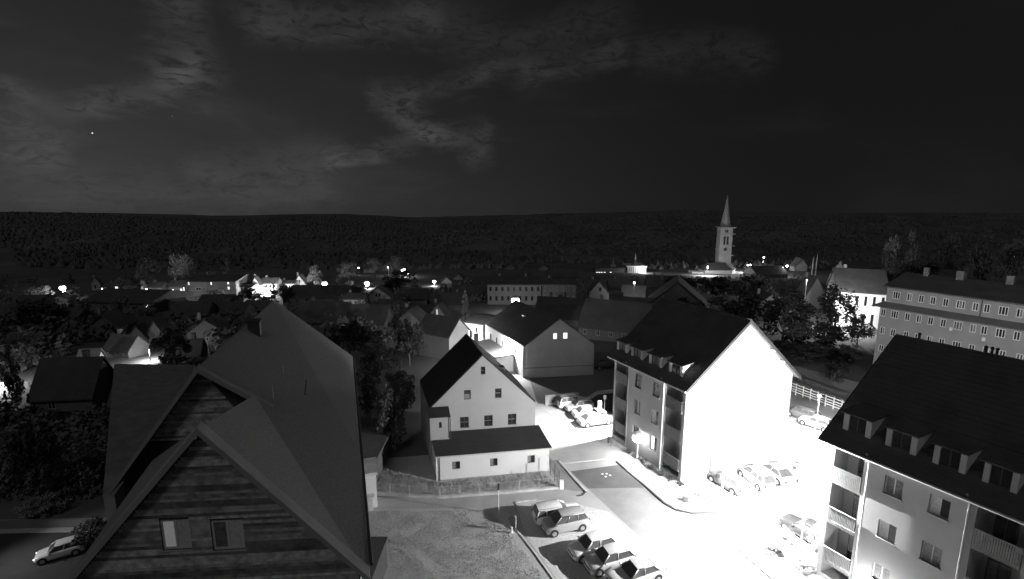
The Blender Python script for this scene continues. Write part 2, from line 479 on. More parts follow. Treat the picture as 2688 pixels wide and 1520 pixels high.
def dormer(t, P, u0, u1, v0, z0, z1, slope_z, vback, back=None):
    """box dormer on the left slope: cheeks, face, flat-pitched roof, window"""
    mb = MB()
    for u in (u0, u1):
        mb.add([P(u, v0, z0), P(u, v0, z1), P(u, vback, z1 + (vback - v0) * .2)], [(0, 1, 2)])
    st = (u1 - u0) * .19
    fn = lambda a, b, d: P(a, v0 + d, b)
    face = [(u0, z0), (u0 + st, z0), (u0 + st, z1 - .04), (u1 - st, z1 - .04), (u1 - st, z0), (u1, z0), (u1, z1), (u0, z1)]
    mb.add([fn(a, b, 0) for a, b in face], [tuple(k) for k in tessellate_polygon([[Vector((a, b, 0)) for a, b in face]])])
    for a in (u0 + st, u1 - st): mb.add([fn(a, z0, 0), fn(a, z0, .18), fn(a, z1, .18), fn(a, z1, 0)], [(0, 1, 2, 3)])
    d = mb.build('dormer', plaster_m, t, weld=.001)
    MB().slab([P(u0 - .12, v0 - .22, z1 + .06), P(u1 + .12, v0 - .22, z1 + .06), P(u1 + .12, vback + .1, z1 + .12 + (vback - v0) * .2), P(u0 - .12, vback + .1, z1 + .12 + (vback - v0) * .2)], .09).build('dormer_roof', roof_dark, d)
    a0, a1 = u0 + st, u1 - st; fw = .05
    w = MB(fn); w.box(a0, a0 + fw, z0 + .1, z1, .06, .12).box(a1 - fw, a1, z0 + .1, z1, .06, .12).box(a0, a1, z1 - fw, z1, .061, .119).box(a0, a1, z0, z0 + .16, .05, .12).box((a0 + a1) / 2 - .04, (a0 + a1) / 2 + .04, z0 + .16, z1 - fw, .06, .12)
    w.build('dormer_window', frame_dark, d)
    for a, b in ((a0 + fw, (a0 + a1) / 2 - .04), ((a0 + a1) / 2 + .04, a1 - fw)):
        MB(fn).box(a, b, z0 + .16, z1 - fw, .10, .115).build('pane', back or glass_m, d)


def bay(t, P, fn, u0, u1, levels, flip, rm_=None):
    rm_ = rm_ or rail_mid
    """the column of recessed balconies on the left wall: floors, ribbed railings, balcony doors"""
    for k, (zf, ztop) in enumerate(levels):
        f = MB(fn).box(u0 + .003, u1 - .003, zf - .2, zf, -.02, 1.36).build('balcony_floor', plaster_mid, t)
        r = MB(fn); r.box(u0 + .02, u1 - .02, zf + 1.02, zf + 1.08, -.09, -.03)
        r.build('railing', rm_, t)
        n = int((u1 - u0) / .11)
        rib = MB(fn)
        for i in range(n):
            a = u0 + .03 + i * (u1 - u0 - .06) / n
            rib.box(a, a + .07, zf - .22, zf + 1.02, -.075, -.05)
        rib.build('railing_slats', rm_, t)['kind'] = 'stuff'
        fd = lambda a, b, d: fn(a, b, 1.38 - .16 + d)
        am = (u0 + u1) / 2
        window(t, fd, am - .2 if flip else u0 + .3, u1 - .25 if flip else am + .2, zf + .02, zf + 2.1, .14, 2, 1, frame_dark, [glass_m, curtain_m] if k % 2 else glass_m, False, name='balcony_door')


def apartment(label, x, y, hu, hv, L, W, ze, zr, wins, bays, pipes, dorms, flip=False, levels=((1.3, 3.4), (4.3, 6.6), (7.4, 9.6)), zb=0.):
    loc, rot, P = frame_of(x, y, hu, hv)
    t = thing('apartment_house', label, 'apartment house', loc, rot)
    zl = ze + (zr - ze) / (W / 2) * .5 - .3
    holes = [(a, b, c, d, .22) for a, b, c, d, *_ in wins] + [(a, b, .45, zl - .12, 1.38) for a, b in bays]
    fL, fR, fF, fB = gable_building(t, P, L, W, ze, zr, .5, wall_block, roof_dark, holes, (), (), (), zb=zb)
    for w in wins: window(t, fL, *w[:4], .2, 2, 1, frame_dark if w[4] == 0 else frame_white, [glass_m, glass_m] if w[4] == 0 else [glass_m, curtain_bright] if w[4] == 1 else [curtain_m, curtain_m] if w[4] == 2 else [glass_m, window_lit], True)
    for i, (a, b) in enumerate(bays): bay(t, P, fL, a, b, levels, i % 2, None if L > 20 else rail_dim)
    for u in pipes: downpipe(t, P, u, .5, .1, ze)
    dv = .85; s = (zr - ze) / (W / 2)
    for u0, u1 in dorms:
        z0 = ze + s * dv - .02
        dh = 1.34 if L > 20 else 1.14
        vb = dv + dh / (s - .2)
        dormer(t, P, u0, u1, dv, z0, z0 + dh, s, vb, curtain_m if (u0 * 7) % 3 < 1 else glass_m)
    # gutter, barge boards, purlin ends, ridge cap
    MB().tube(P(-.02, -.07, ze - .1), P(L + .02, -.07, ze - .1), .09).build('gutter', metal_m, t)
    for u in (-.05, L + .005):
        for sgn, v0 in ((1, 0.), (-1, W)):
            MB().slab([P(u, v0, ze + .04), P(u + .045, v0, ze + .04), P(u + .045, W / 2, zr + .04), P(u, W / 2, zr + .04)], .36).build('barge_board', barge_m, t)
    for v in (2.3, W - 2.3, W / 2 + 3.2):
        z = ze + s * min(v, W - v) - .26
        MB(lambda a, b, d: P(a, b, d)).box(.02, .5, v - .12, v + .12, z - .28, z).build('purlin', plaster_mid, t)
    MB().tube(P(0, W / 2, zr + .02), P(L, W / 2, zr + .02), .1).build('ridge_cap', roof_dark, t)
    return t, P, fL, fF


# middle block with the floodlit gable
MWIN = [(4.1, 5.15, z0, z1, k) for z0, z1, k in ((7.65, 9.2, 0), (4.6, 6.15, 1), (1.6, 3.2, 3))] + [(6.9, 7.95, z0, z1, k) for z0, z1, k in ((7.65, 9.2, 0), (4.6, 6.15, 2), (1.6, 3.2, 0))]
tM, PM, fML, fMF = apartment('three storey apartment house with a floodlit blank white gable and dormers, in the middle', 16.537, 45.025, -.454, -.294, 12.14, 13.79, 9.97, 16.45,
                             MWIN, [(.85, 3.15), (9.15, 11.35)], [3.35, 8.9], [(1.5, 3.4), (4.4, 6.35), (7.3, 9.3), (9.95, 11.8)])
# right block, its near part outside the picture
LR = 24.
rx, ry = 22.26 - LR * math.sin(-.505), 33.734 - LR * math.cos(-.505)
RW = []
for k, (z0, z1) in enumerate(((8.77, 10.03), (5.5, 6.8), (2.35, 3.57))):
    RW += [(LR - 5.1, LR - 4.05, z0, z1, (2, 1, 2)[k]), (LR - 7.55, LR - 6.5, z0, z1, (1, 2, 0)[k])]
    RW += [(LR - 15.5, LR - 14.4, z0, z1, 0), (LR - 18, LR - 16.9, z0, z1, 0)]
tR, PR, fRL, fRF = apartment('three storey apartment house with box dormers and balconies, cut by the right edge', rx, ry, -.505, -.321, LR, 12.85, 10.93, 18.04,
                             RW, [(LR - 2.75, LR - .85), (LR - 10.9, LR - 8.75), (LR - 13.6, LR - 11.6)], [LR - 3.12, LR - 8.44, LR - 13.9],
                             [(LR - 2.68, LR - .9), (LR - 5.3, LR - 3.57), (LR - 7.78, LR - 6.17), (LR - 10.05, LR - 8.55), (LR - 12.6, LR - 11.), (LR - 15, LR - 13.4)], levels=((1.65, 3.4), (4.87, 6.6), (8.05, 9.6)))
for du in (5.1, 5.4, 5.65, 1.45):
    MB().tube(PR(LR - du, 6.42, 17.95), PR(LR - du, 6.42, 18.45), .07).ball(PR(LR - du, 6.42, 18.5), .11).build('roof_vent', metal_dark, tR)

# central gabled house with annex
loc, rot, PC = frame_of(-8.691, 49.393, -.291, -.159)
tC = thing('house', 'light gabled house with a low white annex behind the wire fence, in the centre', 'house', loc, rot)
W, ze, zr = 11.38, 6.33, 11.93
CW = [(5.48, 5.95, 9.72, 10.6), (3.67, 4.4, 7.05, 8.1), (6.97, 7.68, 7.0, 8.08), (3.2, 4.13, 3.85, 5.1), (5.78, 6.7, 3.85, 5.1), (8.36, 9.27, 3.82, 5.08)]
fL, fR, fF, fB = gable_building(tC, PC, 8.6, W, ze, zr, .02, plaster_cen, roof_cen, (), (), [(*w, .16) for w in CW], (), .16)
for i, w in enumerate(CW): window(tC, fF, *w, .14, 2 if i > 2 else 1, 2, frame_dark, [curtain_m, glass_m] if i == 1 else glass_m, False)
MB().slab([PC(0, W + .2, ze - .18), PC(8.6, W + .2, ze - .18), PC(8.6, W, ze), PC(0, W, ze)], .08).build('gutter', metal_m, tC)
fA = lambda a, b, d: PC(-3.3 + d, a, b)
AW = [(1.73, 2.52, 1.03, 1.88), (5.58, 6.35, 1.03, 1.88), (9.47, 10.25, 1.03, 1.88)]
mb = MB(fA); wall_into(mb, [(.2, 0), (11.75, 0), (11.75, 2.66), (.2, 2.66)], [(*w, .16) for w in AW])
mb.add([(.2, 0, 0), (.2, 0, 3.29), (.2, 3.45, 3.29), (.2, 2.66, 0)], [(0, 1, 2, 3)]); mb.add([(11.75, 0, 0), (11.75, 0, 3.29), (11.75, 3.45, 3.29), (11.75, 2.66, 0)], [(0, 1, 2, 3)])
mb.build('annex_wall', plaster_m, tC)
for w in AW: window(tC, fA, *w, .14, 2, 1, frame_dark, [curtain_m, glass_m], False)
MB().slab([PC(-3.55, .05, 2.74), PC(-3.55, 11.95, 2.74), PC(-.03, 11.75, 3.6), PC(-.03, .05, 3.6)], .1).build('annex_roof', roof_cen, tC)
MB().tube(PC(-3.62, .0, 2.66), PC(-3.62, 12, 2.66), .06).build('gutter', metal_m, tC)
MB().path([PC(-3.62, .45, 2.6), PC(-3.36, .45, 2.3), PC(-3.36, .45, 0)], .05).build('downpipe', metal_dark, tC)
MB().tube(PC(-3.38, .15, 0), PC(-3.38, .15, 2.6), .06).build('downpipe', metal_white, tC)
fE = lambda a, b, d: PC(-1.2 + d, a, b)
mb = MB(fE); wall_into(mb, [(-.1, 3.3), (1.86, 3.3), (1.86, 5.85), (-.1, 5.85)], [(.8, 1.1, 4.6, 5.27, .12)])
mb.add([(1.86, 3.3, 0), (1.86, 3.3, 1.19), (1.86, 5.95, 1.19), (1.86, 5.85, 0)], [(0, 1, 2, 3)]); mb.add([(-.1, 3.2, 0), (-.1, 3.3, 1.19), (-.1, 5.95, 1.19), (-.1, 5.85, 0)], [(0, 1, 2, 3)])
mb.build('oriel_wall', plaster_cen, tC)
window(tC, fE, .8, 1.1, 4.6, 5.27, .1, 1, 1, frame_dark, glass_m, False)
MB().slab([PC(-1.4, -.25, 5.92), PC(-1.4, 2.0, 5.92), PC(-.02, 2.0, 6.45), PC(-.02, -.25, 6.45)], .1).build('oriel_roof', roof_cen, tC)
MB().path([PC(-1.3, 1.95, 5.8), PC(-1.3, 1.95, 3.45)], .045).build('downpipe', metal_dark, tC)
MB().box(0, .5, 0, .5, 0, 1.5).build('chimney', trim_dark, tC).location = PC(7.4, 6.4, 10.6)
for a in (.6, .25): MB(lambda a_, b_, c_: PC(a_, b_, c_)).box(3.4, 4.2, W - 3.0, W - 2.4, ze + 2.4, ze + 2.9).build('skylight', metal_dark, tC) if a > .5 else None

# long house behind with two lit gable windows
loc, rot, PB = frame_of(1.857, 75.36, -.446, -.137)
tB = thing('house', 'long plain house with two lit windows high in its gable, behind the parked cars', 'house', loc, rot)
W, ze, zr = 11.44, 5.23, 9.57
BW = [(4.68, 5.35, 6.17, 7.18), (6.31, 7.05, 6.17, 7.22)]
sd = [(u, u + .8, 2.9, 4.0, .15) for u in (2.6, 5.2, 7.8, 10.4, 13.0)]
fL, fR, fF, fB = gable_building(tB, PB, 15.9, W, ze, zr, .05, mat('plaster_barn', .42, .9, .35, .12, .12, 40), roof_mid, sd, (), [(*w, .15) for w in BW], (), .16)
for w in BW: window(tB, fF, *w, .13, 2, 1, frame_white, window_lit, False)
for w in sd: window(tB, fL, *w[:4], .13, 2, 1, frame_dark, glass_m, False)
MB(fF).box(.05, W - .05, 1.58, 1.7, -.06, 0).build('string_course', plaster_dim, tB)
MB().path([PB(.12, -.02, 5.1), PB(.12, -.02, 0)], .06).build('downpipe', metal_dark, tB)
MB().slab([PB(3.4, -3.2, 2.6), PB(13.5, -3.2, 2.6), PB(13.5, 0, 3.0), PB(3.4, 0, 3.0)], .14).build('lean_to_roof', roof_dark, tB)
mb = MB(lambda a, b, d: PB(a, -2.9 + d, b)); wall_into(mb, [(3.6, 0), (13.3, 0), (13.3, 2.5), (3.6, 2.5)], [(5, 6, 1, 2, .12), (8, 9, 1, 2, .12), (11, 12, 0, 2, .12)])
mb.add([(3.6, 0, 0), (3.6, 0, 2.85), (3.6, 2.85, 2.85), (3.6, 2.5, 0)], [(0, 1, 2, 3)]); mb.build('lean_to_wall', plaster_m, tB)
MB(lambda a, b, c: PB(a, b, c)).box(8, 8.7, 3.6, 3.9, 8.2, 8.35).build('skylight', metal_white, tB)

# near house on the left: boarded gable, stepped roofs
loc, rot, PN = frame_of(-6.782, 20.763, -.326, -.079)
tN = thing('house', 'big near house with a boarded gable and broad pale metal roofs, lower left', 'house', loc, rot)
zE, vF, zF = 10.44, -6.88, 18.2
q = lambda *c: [PN(*k) for k in c]
# front gable roof with a broad overhang
A3, B3, C3, D3, E3 = q((0, .1, zE - .1), (0, vF, zF), (12.6, -6.7, 14.86), (12.6, .1, zE + .02), (0, -13.8, zE)); F3 = PN(12.4, -13.8, zE)
for nm_, tri in (('roof', (A3, B3, C3, D3)), ('roof', (B3, E3, F3, C3))):
    lo_ = [(x, y, z - .3) for x, y, z in tri]
    MB().add(list(tri) + lo_, [(0, 1, 2), (0, 2, 3), (6, 5, 4), (7, 6, 4)] + [(i, (i + 1) % 4, 4 + (i + 1) % 4, 4 + i) for i in range(4)]).build(nm_, roof_n, tN)
MB().slab(q((-.03, .1, zE - .06), (-.03, vF, zF + .04), (.75, vF + .0, zF + .04), (.75, .1, zE - .02)), .34).build('verge', fascia_m, tN)
MB().slab(q((-.032, vF - .002, zF + .038), (-.032, -13.8, zE + .04), (.75, -13.8, zE + .04), (.75, vF - .002, zF + .038)), .34).build('verge', fascia_m, tN)
# main roof behind, higher to the left
vM, zM = -10.1, 17.05
MB().slab(q((12.15, .1, zE), (12.15, vM, zM), (35.4, -7.95, zM), (35.4, .1, zE)), .3).build('roof', roof_n, tN)
MB().slab(q((12.15, vM - .001, zM), (12.15, -16.72, 8.5), (35.4, -14.4, 8.5), (35.4, -7.951, zM)), .3).build('roof', roof_n, tN)
MB().slab(q((12.1, vM - .002, zM + .05), (12.1, -16.76, 8.52), (13.0, -16.76, 8.52), (13.0, vM - .002, zM + .05)), .4).build('verge', fascia_m, tN)
MB().slab(q((12.1, vM, zM + .05), (12.1, -5.5, 14.1), (12.7, -5.5, 14.1), (12.7, vM, zM + .05)), .4).build('verge', fascia_m, tN)
courses(tN, PN(12.7, .05, zE + .06), PN(35.3, .05, zE + .06), PN(12.7, -10.0, zM + .02), PN(35.3, -7.93, zM + .02), roof_n, .36, .014)
NW = [(-9.15, -7.85, 12.05, 13.6), (-6.95, -5.5, 11.9, 13.45)]
fNF = lambda a, b, d: PN(.5 + d, a, b)
mb = MB(fNF); wall_into(mb, [(-13.2, 0), (-.35, 0), (-.35, zE + .1), (vF, zF - .45), (-13.2, zE + .4)], [(*w, .4) for w in NW]); mb.build('gable_wall', wood_dark, tN)
mb = MB(lambda a, b, d: PN(13.2 + d, a, b)); wall_into(mb, [(-16.2, 0), (-5, 0), (-5, 12.5), (vM, zM - .45), (-16.2, 8.8)]); mb.build('gable_wall', wood_dark, tN)
MB(lambda a, b, c: PN(a, b, c)).add([(.5, -.35, 0), (35, -.35, 0), (35, -.35, zE - .2), (.5, -.35, zE - .2)], [(0, 1, 2, 3)]).build('wall', plaster_grey, tN)
MB(lambda a, b, c: PN(a, b, c)).add([(13.3, -16.2, 0), (35, -14., 0), (35, -14., 8.7), (13.3, -16.2, 8.7)], [(0, 1, 2, 3)]).build('wall', plaster_dim, tN)
MB(lambda a, b, c: PN(a, b, c)).add([(35, -14., 0), (35, -.35, 0), (35, -.35, zE), (35, -7.95, zM - .4), (35, -14, 8.7)], [(0, 1, 2, 3, 4)]).build('wall', plaster_dim, tN)


def boards(fn, vtop, ztop, vl, vr, zlow, zmin, holes, step=.155):
    z = zmin; k = 0
    while z < ztop - .3:
        zc = z + step * .5
        if zc < zlow: a0, a1 = vl, vr
        else:
            f = (zc - zlow) / (ztop - zlow); a0, a1 = vl + (vtop - vl) * f, vr + (vtop - vr) * f
        segs = [(a0 + .02, a1 - .02)]
        for h0, h1, b0, b1 in holes:
            if z + step > b0 and z < b1:
                segs = [s for a, b in segs for s in ((a, min(b, h0)), (max(a, h1), b)) if s[1] - s[0] > .1]
        for a, b in segs:
            o = random.uniform(-.012, .012); sh = .012
            mb = MB(fn); mb.add([(a, z + .012, -.05 + o), (b, z + .012, -.05 + o + random.uniform(-.006, .006)), (b, z + step, -.03 + o), (a, z + step, -.03 + o), (a, z + .012, -.002), (b, z + .012, -.002), (b, z + step, -.002), (a, z + step, -.002)],
                                [(0, 1, 2, 3), (0, 4, 5, 1), (3, 2, 6, 7), (0, 3, 7, 4), (1, 5, 6, 2)])
            mb.build('board', BOARDM[min(3, int(random.random() ** 1.5 * 4))], tN)
        z += step; k += 1


BOARDM = [mat('board_a', .45, .85, 1.7, .6, .3, 14), mat('board_b', .3, .85, 1.9, .6, .3, 14), mat('board_c', .6, .85, 2.2, .6, .3, 14), mat('board_d', .2, .85, 1.5, .6, .3, 14)]
boards(fNF, vF, zF - .5, -13.1, -.4, zE + .35, 8.9, NW)
boards(lambda a, b, d: PN(13.2 + d, a, b), vM, zM - .5, -16.1, -5, 8.9, 11.5, [])
for i, w in enumerate(NW):
    window(tN, fNF, *w, .12, 2, 1, frame_white, [window_dim, curtain_bright] if i == 0 else [curtain_m, curtain_bright], True, .13)
MB(lambda a, b, c: PN(a, b, c)).box(23, 24, -8.7, -7.7, 15, 17.5).box(22.9, 24.1, -8.8, -7.6, 17.5, 17.6).build('chimney', trim_dark, tN)
for u, v in ((18.2, -5.4), (13.4, -5.6), (29, -4.8), (33.4, -4.6)):
    z = 10.44 + .655 * -v
    MB().tube(PN(u, v, z - .1), PN(u, v, z + 1.15), .03, 5).build('lightning_rod', metal_white, tN)
MB().tube(PN(15, -10., 16.6), PN(15, -10.05, 18.4), .03, 5).build('antenna', metal_white, tN)
MB().path([PN(1, .2, zE - .1), PN(35, .2, zE - .1)], .09).build('gutter', metal_dark, tN)
MB().path([PN(8.6, .05, zE - .2), PN(8.6, .0, 0)], .06).build('downpipe', metal_dark, tN)
for u0, u1, v in ((22, 26.5, -2.2), (14, 17, -3.5),):
    z = (10.44 + .655 * -v) if u0 > 16 else (10.44 + 1.06 * -v)
    MB().path([PN(u0, v, z + .12), PN(u1, v - .1, z + .12)], .05).build('snow_guard', metal_dark, tN)

# low wing with a broad flat roof on the garden side of the near house
wing = [at(300, 955, 5.2), at(512, 958, 5.2), at(470, 1060, 5.2), at(300, 1300, 5.2), at(270, 1300, 5.2)]
mb = MB(); nw = len(wing); W3 = [tuple(p) for p in wing]
mb.add(W3 + [(a, b, 0) for a, b, c in W3], [tuple(t) for t in tessellate_polygon([wing])] + [(i, (i + 1) % nw, nw + (i + 1) % nw, nw + i) for i in range(nw)])
tag(mb.build('flat_roofed_wing', mat('roof_gravel', .24, .9, .8, .25, .3, 12)), 'low flat roofed wing left of the near boarded house', 'building')

# white garage wing beside the near house
g0 = at(962, 1334, 0)
tg = thing('porch', 'narrow white porch with a small post at the right edge of the near roof', 'porch', (g0.x + .45, g0.y, 0), .3)
mb = MB(); mb.box(-.6, .55, 0, 2.6, 0, 3.3); mb.build('wall', plaster_m, tg)
MB().box(-.75, .7, -.15, 2.75, 3.3, 3.55).build('roof', concrete_m, tg)
MB().box(-.3, .15, -.45, -.01, 0, 1.3).box(-.45, .3, -.55, 0, 1.3, 1.45).build('post', concrete_m, tg)
# dark lean-to nearer
g1 = at(1000, 1560, 0)
tag(MB().box(-1.2, .1, -3, 3.2, 0, 2.4).box(-1.3, .2, -3.1, 3.3, 2.4, 2.55).build('shed', trim_dark), 'flat dark shed below the near roof, at the bottom edge', 'shed').location = (g1.x - .3, g1.y - .5, 0)
ps = at(940, 1160, 0)
tag(MB().box(-5, .2, 0, 9, 0, 2.5).box(-5.2, .4, -.2, 9.2, 2.5, 2.7).build('shed', roof_dark), 'dark flat roofed shed behind the white porch', 'shed').location = (g0.x - .4, g0.y + 3.2, 0)

# long barrack-like block at right
loc, rot, PA = frame_of(58.6, 77., 1.069, 1.069)
tA = thing('apartment_block', 'long grey block with rows of small white framed windows and a skirt roof, upper right', 'apartment block', loc, rot)
AL = 34
rows = [(12.72, 13.9, [1.44, 3.16, 4.65, 6.1, 7.61, 9.32, 10.96, 12.16, 13.85, 15.45, 17.2, 18.9, 20.6, 22.4], 0),
        (9.75, 10.95, [.12, 1.7, 3.39, 4.87, 6.32, 7.82, 9.5, 11.18, 12.37, 14.05, 15.67, 17.4, 19.1, 20.8, 22.5], -.35),
        (6.9, 8.1, [.34, 1.8, 3.55, 4.99, 6.52, 7.98, 9.71, 11.4, 12.9, 14.6, 16.3, 18, 19.7, 21.4], -.35),
        (4.1, 5.2, [.49, 1.9, 3.6, 5.1, 6.6, 8.1, 9.8, 11.5, 13, 14.7, 16.4, 18.1, 19.8], -.35)]
wide = {1.44, 9.32, 13.85, .12 + 1.58, 9.5, 14.05, 9.71}
holes_up, holes_low = [], []
for z0, z1, vs, u in rows:
    for v in vs:
        hw = .5 if v in (1.44, 9.32, 13.85, 1.7, 9.5, 14.05, 9.71) else .34
        (holes_up if u == 0 else holes_low).append((v - hw, v + hw, z0, z1, .12))
fU = lambda a, b, d: PA(d, a, b); fLw = lambda a, b, d: PA(-.35 + d, a, b)
mb = MB(fU); wall_into(mb, [(.1, 11.6), (AL, 11.6), (AL, 14.6), (.1, 14.6)], holes_up); mb.add([(.1, 11, 0), (.1, 11, 12), (.1, 14.6, 12), (.1, 14.6, 0)], [(0, 1, 2, 3)]); mb.build('upper_wall', plaster_grey, tA)
mb = MB(fLw); wall_into(mb, [(-.35, 0), (AL, 0), (AL, 11.5), (-.35, 11.5)], holes_low); mb.add([(-.35, 0, 0), (-.35, 0, 12), (-.35, 11.5, 12), (-.35, 11.5, 0)], [(0, 1, 2, 3)]); mb.build('lower_wall', plaster_grey, tA)
MB().slab([PA(-1.0, -1.4, 11.35), PA(-1.0, AL, 11.35), PA(.02, AL, 12.1), PA(.02, -.1, 12.1)], .1).build('skirt_roof', roof_mid, tA)
MB().slab([PA(-1.0, -1.4, 11.35), PA(.02, -.1, 12.1), PA(9, -.1, 12.1), PA(12, -1.4, 11.35)], .1).build('skirt_roof', roof_mid, tA)
MB().slab([PA(-.4, -.3, 14.6), PA(-.4, AL, 14.6), PA(6, AL, 16.3), PA(6, -.3, 16.3)], .2).build('roof', roof_dark, tA)
MB().slab([PA(12.4, -.3, 14.6), PA(12.4, AL, 14.6), PA(6.001, AL, 16.3), PA(6.001, -.3, 16.3)], .2).build('roof', roof_dark, tA)
MB(lambda a, b, d: PA(a, .1 + d, b)).add([(0, 14.5, 0), (12, 14.5, 0), (6, 16.1, 0)], [(0, 1, 2)]).build('gable_wall', plaster_grey, tA)
for i, (a0, a1, b0, b1, dp) in enumerate(holes_up + holes_low):
    window(tA, fU if i < len(holes_up) else fLw, a0, a1, b0, b1, .1, 3 if a1 - a0 > .8 else 2, 1, frame_white, [glass_m, curtain_m] if i % 4 == 1 else glass_m, False, .09)
for v, z in ((8.9, 9.75), (12.55, 9.15)): MB(fLw).box(v - .18, v + .18, z - .25, z + .25, -.25, -.01).build('satellite_dish', metal_white, tA)
for u, v, w in ((5.2, 6.5, .9), (5.2, 2.4, .6), (5.5, 12, .8), (5.5, 18, .8)): MB(lambda a, b, c: PA(a, b, c)).box(u, u + w, v, v + w, 15.4, 17.4).build('chimney', plaster_dim, tA)
MB().path([PA(-.08, 11.6, 14.5), PA(-.08, 11.6, 12)], .05).build('downpipe', metal_dark, tA)


# ------------------------------------------------------------------ town houses beyond
def town_house(label, pl, pr, base, eave, ridge, kind='e', rot=0., depth=None, wm=plaster_dim, rm=roof_dark, wins=(), Y=None, chim=1, wback=None, cat='house', name='house', two_gable=False):
    """px columns of the near wall and px rows of its base, eaves and ridge give its place and real size"""
    pc = (pl + pr) / 2
    p = at_y(pc, base, Y) if Y else at(pc, base)
    d = p.y * math.cos(PITCH) + (CAM_H - p.z) * math.sin(PITCH); k = d / 1313
    w = (pr - pl) * k; he = (base - eave) * k; hr = (base - ridge) * k
    gz = T(p.x, p.y) - .5
    t = thing(name, label, cat, (p.x, p.y, p.z), rot)
    b = gz - p.z
    D = depth or w * .8
    h = w / 2
    fn = lambda a, c, dd: (a, dd, c)
    hs = [(a * w - h, bb * w - h, c * he, dd * he, .12) for a, bb, c, dd, *_ in wins]
    if kind == 'g':
        mb = MB(fn); wall_into(mb, [(-h, b), (h, b), (h, he), (0, hr), (-h, he)], hs)
        mb.add([(-h, b, 0), (-h, b, D), (-h, he, D), (-h, he, 0)], [(0, 1, 2, 3)]).add([(h, b, 0), (h, b, D), (h, he, D), (h, he, 0)], [(0, 1, 2, 3)]).add([(-h, b, D), (h, b, D), (h, he, D), (0, hr, D), (-h, he, D)], [(0, 1, 2, 3, 4)])
        mb.build('wall', wm, t)
        o = .35; s = (hr - he) / h
        MB().slab([(-h - o, -o, he - s * o), (-h - o, D + o, he - s * o), (0, D + o, hr + .03), (0, -o, hr + .03)], .18).build('roof', rm, t)
        MB().slab([(h + o, -o, he - s * o), (.001, -o, hr + .028), (.001, D + o, hr + .028), (h + o, D + o, he - s * o)], .18).build('roof', rm, t)
        cz = hr - .6
    else:
        mb = MB(fn); wall_into(mb, [(-h, b), (h, b), (h, he), (-h, he)], hs)
        mb.add([(-h, b, 0), (-h, b, D), (-h, he, D), (-h, hr, D / 2), (-h, he, 0)], [(0, 1, 2, 3, 4)]).add([(h, b, 0), (h, b, D), (h, he, D), (h, hr, D / 2), (h, he, 0)], [(0, 1, 2, 3, 4)]).add([(-h, b, D), (h, b, D), (h, he, D), (-h, he, D)], [(0, 1, 2, 3)])
        mb.build('wall', wm, t)
        o = .35; s = (hr - he) / (D / 2)
        MB().slab([(-h - o, -o, he - s * o), (h + o, -o, he - s * o), (h + o, D / 2, hr + .03), (-h - o, D / 2, hr + .03)], .18).build('roof', rm, t)
        MB().slab([(-h - o, D + o, he - s * o), (-h - o, D / 2 + .001, hr + .028), (h + o, D / 2 + .001, hr + .028), (h + o, D + o, he - s * o)], .18).build('roof', rm, t)
        cz = hr - .5
    for i in range(chim):
        cx = (-.28 + .5 * i) * w; cy = D * .5
        MB().box(cx - .3, cx + .3, cy + .1, cy + .7, cz, hr + .9).build('chimney', plaster_dim, t)
    for i, hh in enumerate(hs):
        code = wins[i][4] if len(wins[i]) > 4 else 0
        window(t, fn, *hh[:4], .1, 2 if hh[1] - hh[0] > .7 else 1, 1, frame_white if wm in (plaster_dim,) else frame_dark, window_lit if code == 1 else (wback or glass_m), False, .08)
    return t


def row(n, c0, c1, fill=.45, a=0., b=1., lit=()):
    st = (b - a) / n
    return [(a + st * (i + .5 - fill / 2), a + st * (i + .5 + fill / 2), c0, c1, 1 if i in lit else 0) for i in range(n)]


TH = town_house
# far left
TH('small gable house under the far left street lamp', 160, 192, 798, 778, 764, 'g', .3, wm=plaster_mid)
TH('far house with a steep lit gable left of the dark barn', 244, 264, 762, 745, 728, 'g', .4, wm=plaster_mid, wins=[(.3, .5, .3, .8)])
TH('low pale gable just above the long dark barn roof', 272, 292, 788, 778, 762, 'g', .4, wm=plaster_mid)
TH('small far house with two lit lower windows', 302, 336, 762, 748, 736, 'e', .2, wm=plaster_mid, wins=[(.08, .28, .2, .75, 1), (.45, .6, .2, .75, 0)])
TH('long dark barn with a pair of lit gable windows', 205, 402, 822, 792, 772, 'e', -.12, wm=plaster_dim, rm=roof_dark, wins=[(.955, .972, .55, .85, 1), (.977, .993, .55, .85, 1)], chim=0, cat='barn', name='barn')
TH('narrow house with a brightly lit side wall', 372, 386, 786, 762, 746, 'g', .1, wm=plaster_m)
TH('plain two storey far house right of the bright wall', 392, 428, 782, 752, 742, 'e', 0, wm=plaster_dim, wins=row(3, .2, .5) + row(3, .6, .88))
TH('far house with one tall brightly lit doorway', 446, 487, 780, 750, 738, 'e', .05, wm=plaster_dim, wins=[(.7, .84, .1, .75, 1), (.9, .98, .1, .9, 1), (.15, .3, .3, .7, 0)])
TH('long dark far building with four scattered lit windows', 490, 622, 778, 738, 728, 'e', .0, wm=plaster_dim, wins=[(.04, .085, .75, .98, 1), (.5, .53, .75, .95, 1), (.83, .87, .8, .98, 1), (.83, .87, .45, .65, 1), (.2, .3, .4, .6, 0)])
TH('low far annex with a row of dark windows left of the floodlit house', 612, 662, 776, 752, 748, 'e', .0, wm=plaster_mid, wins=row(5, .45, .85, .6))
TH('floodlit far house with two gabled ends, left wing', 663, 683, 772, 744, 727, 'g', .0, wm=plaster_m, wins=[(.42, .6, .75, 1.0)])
TH('floodlit far house, broad middle wing with windows in rows', 685, 727, 770, 742, 731, 'e', .0, wm=plaster_m, wins=row(4, .15, .38) + row(4, .55, .8))
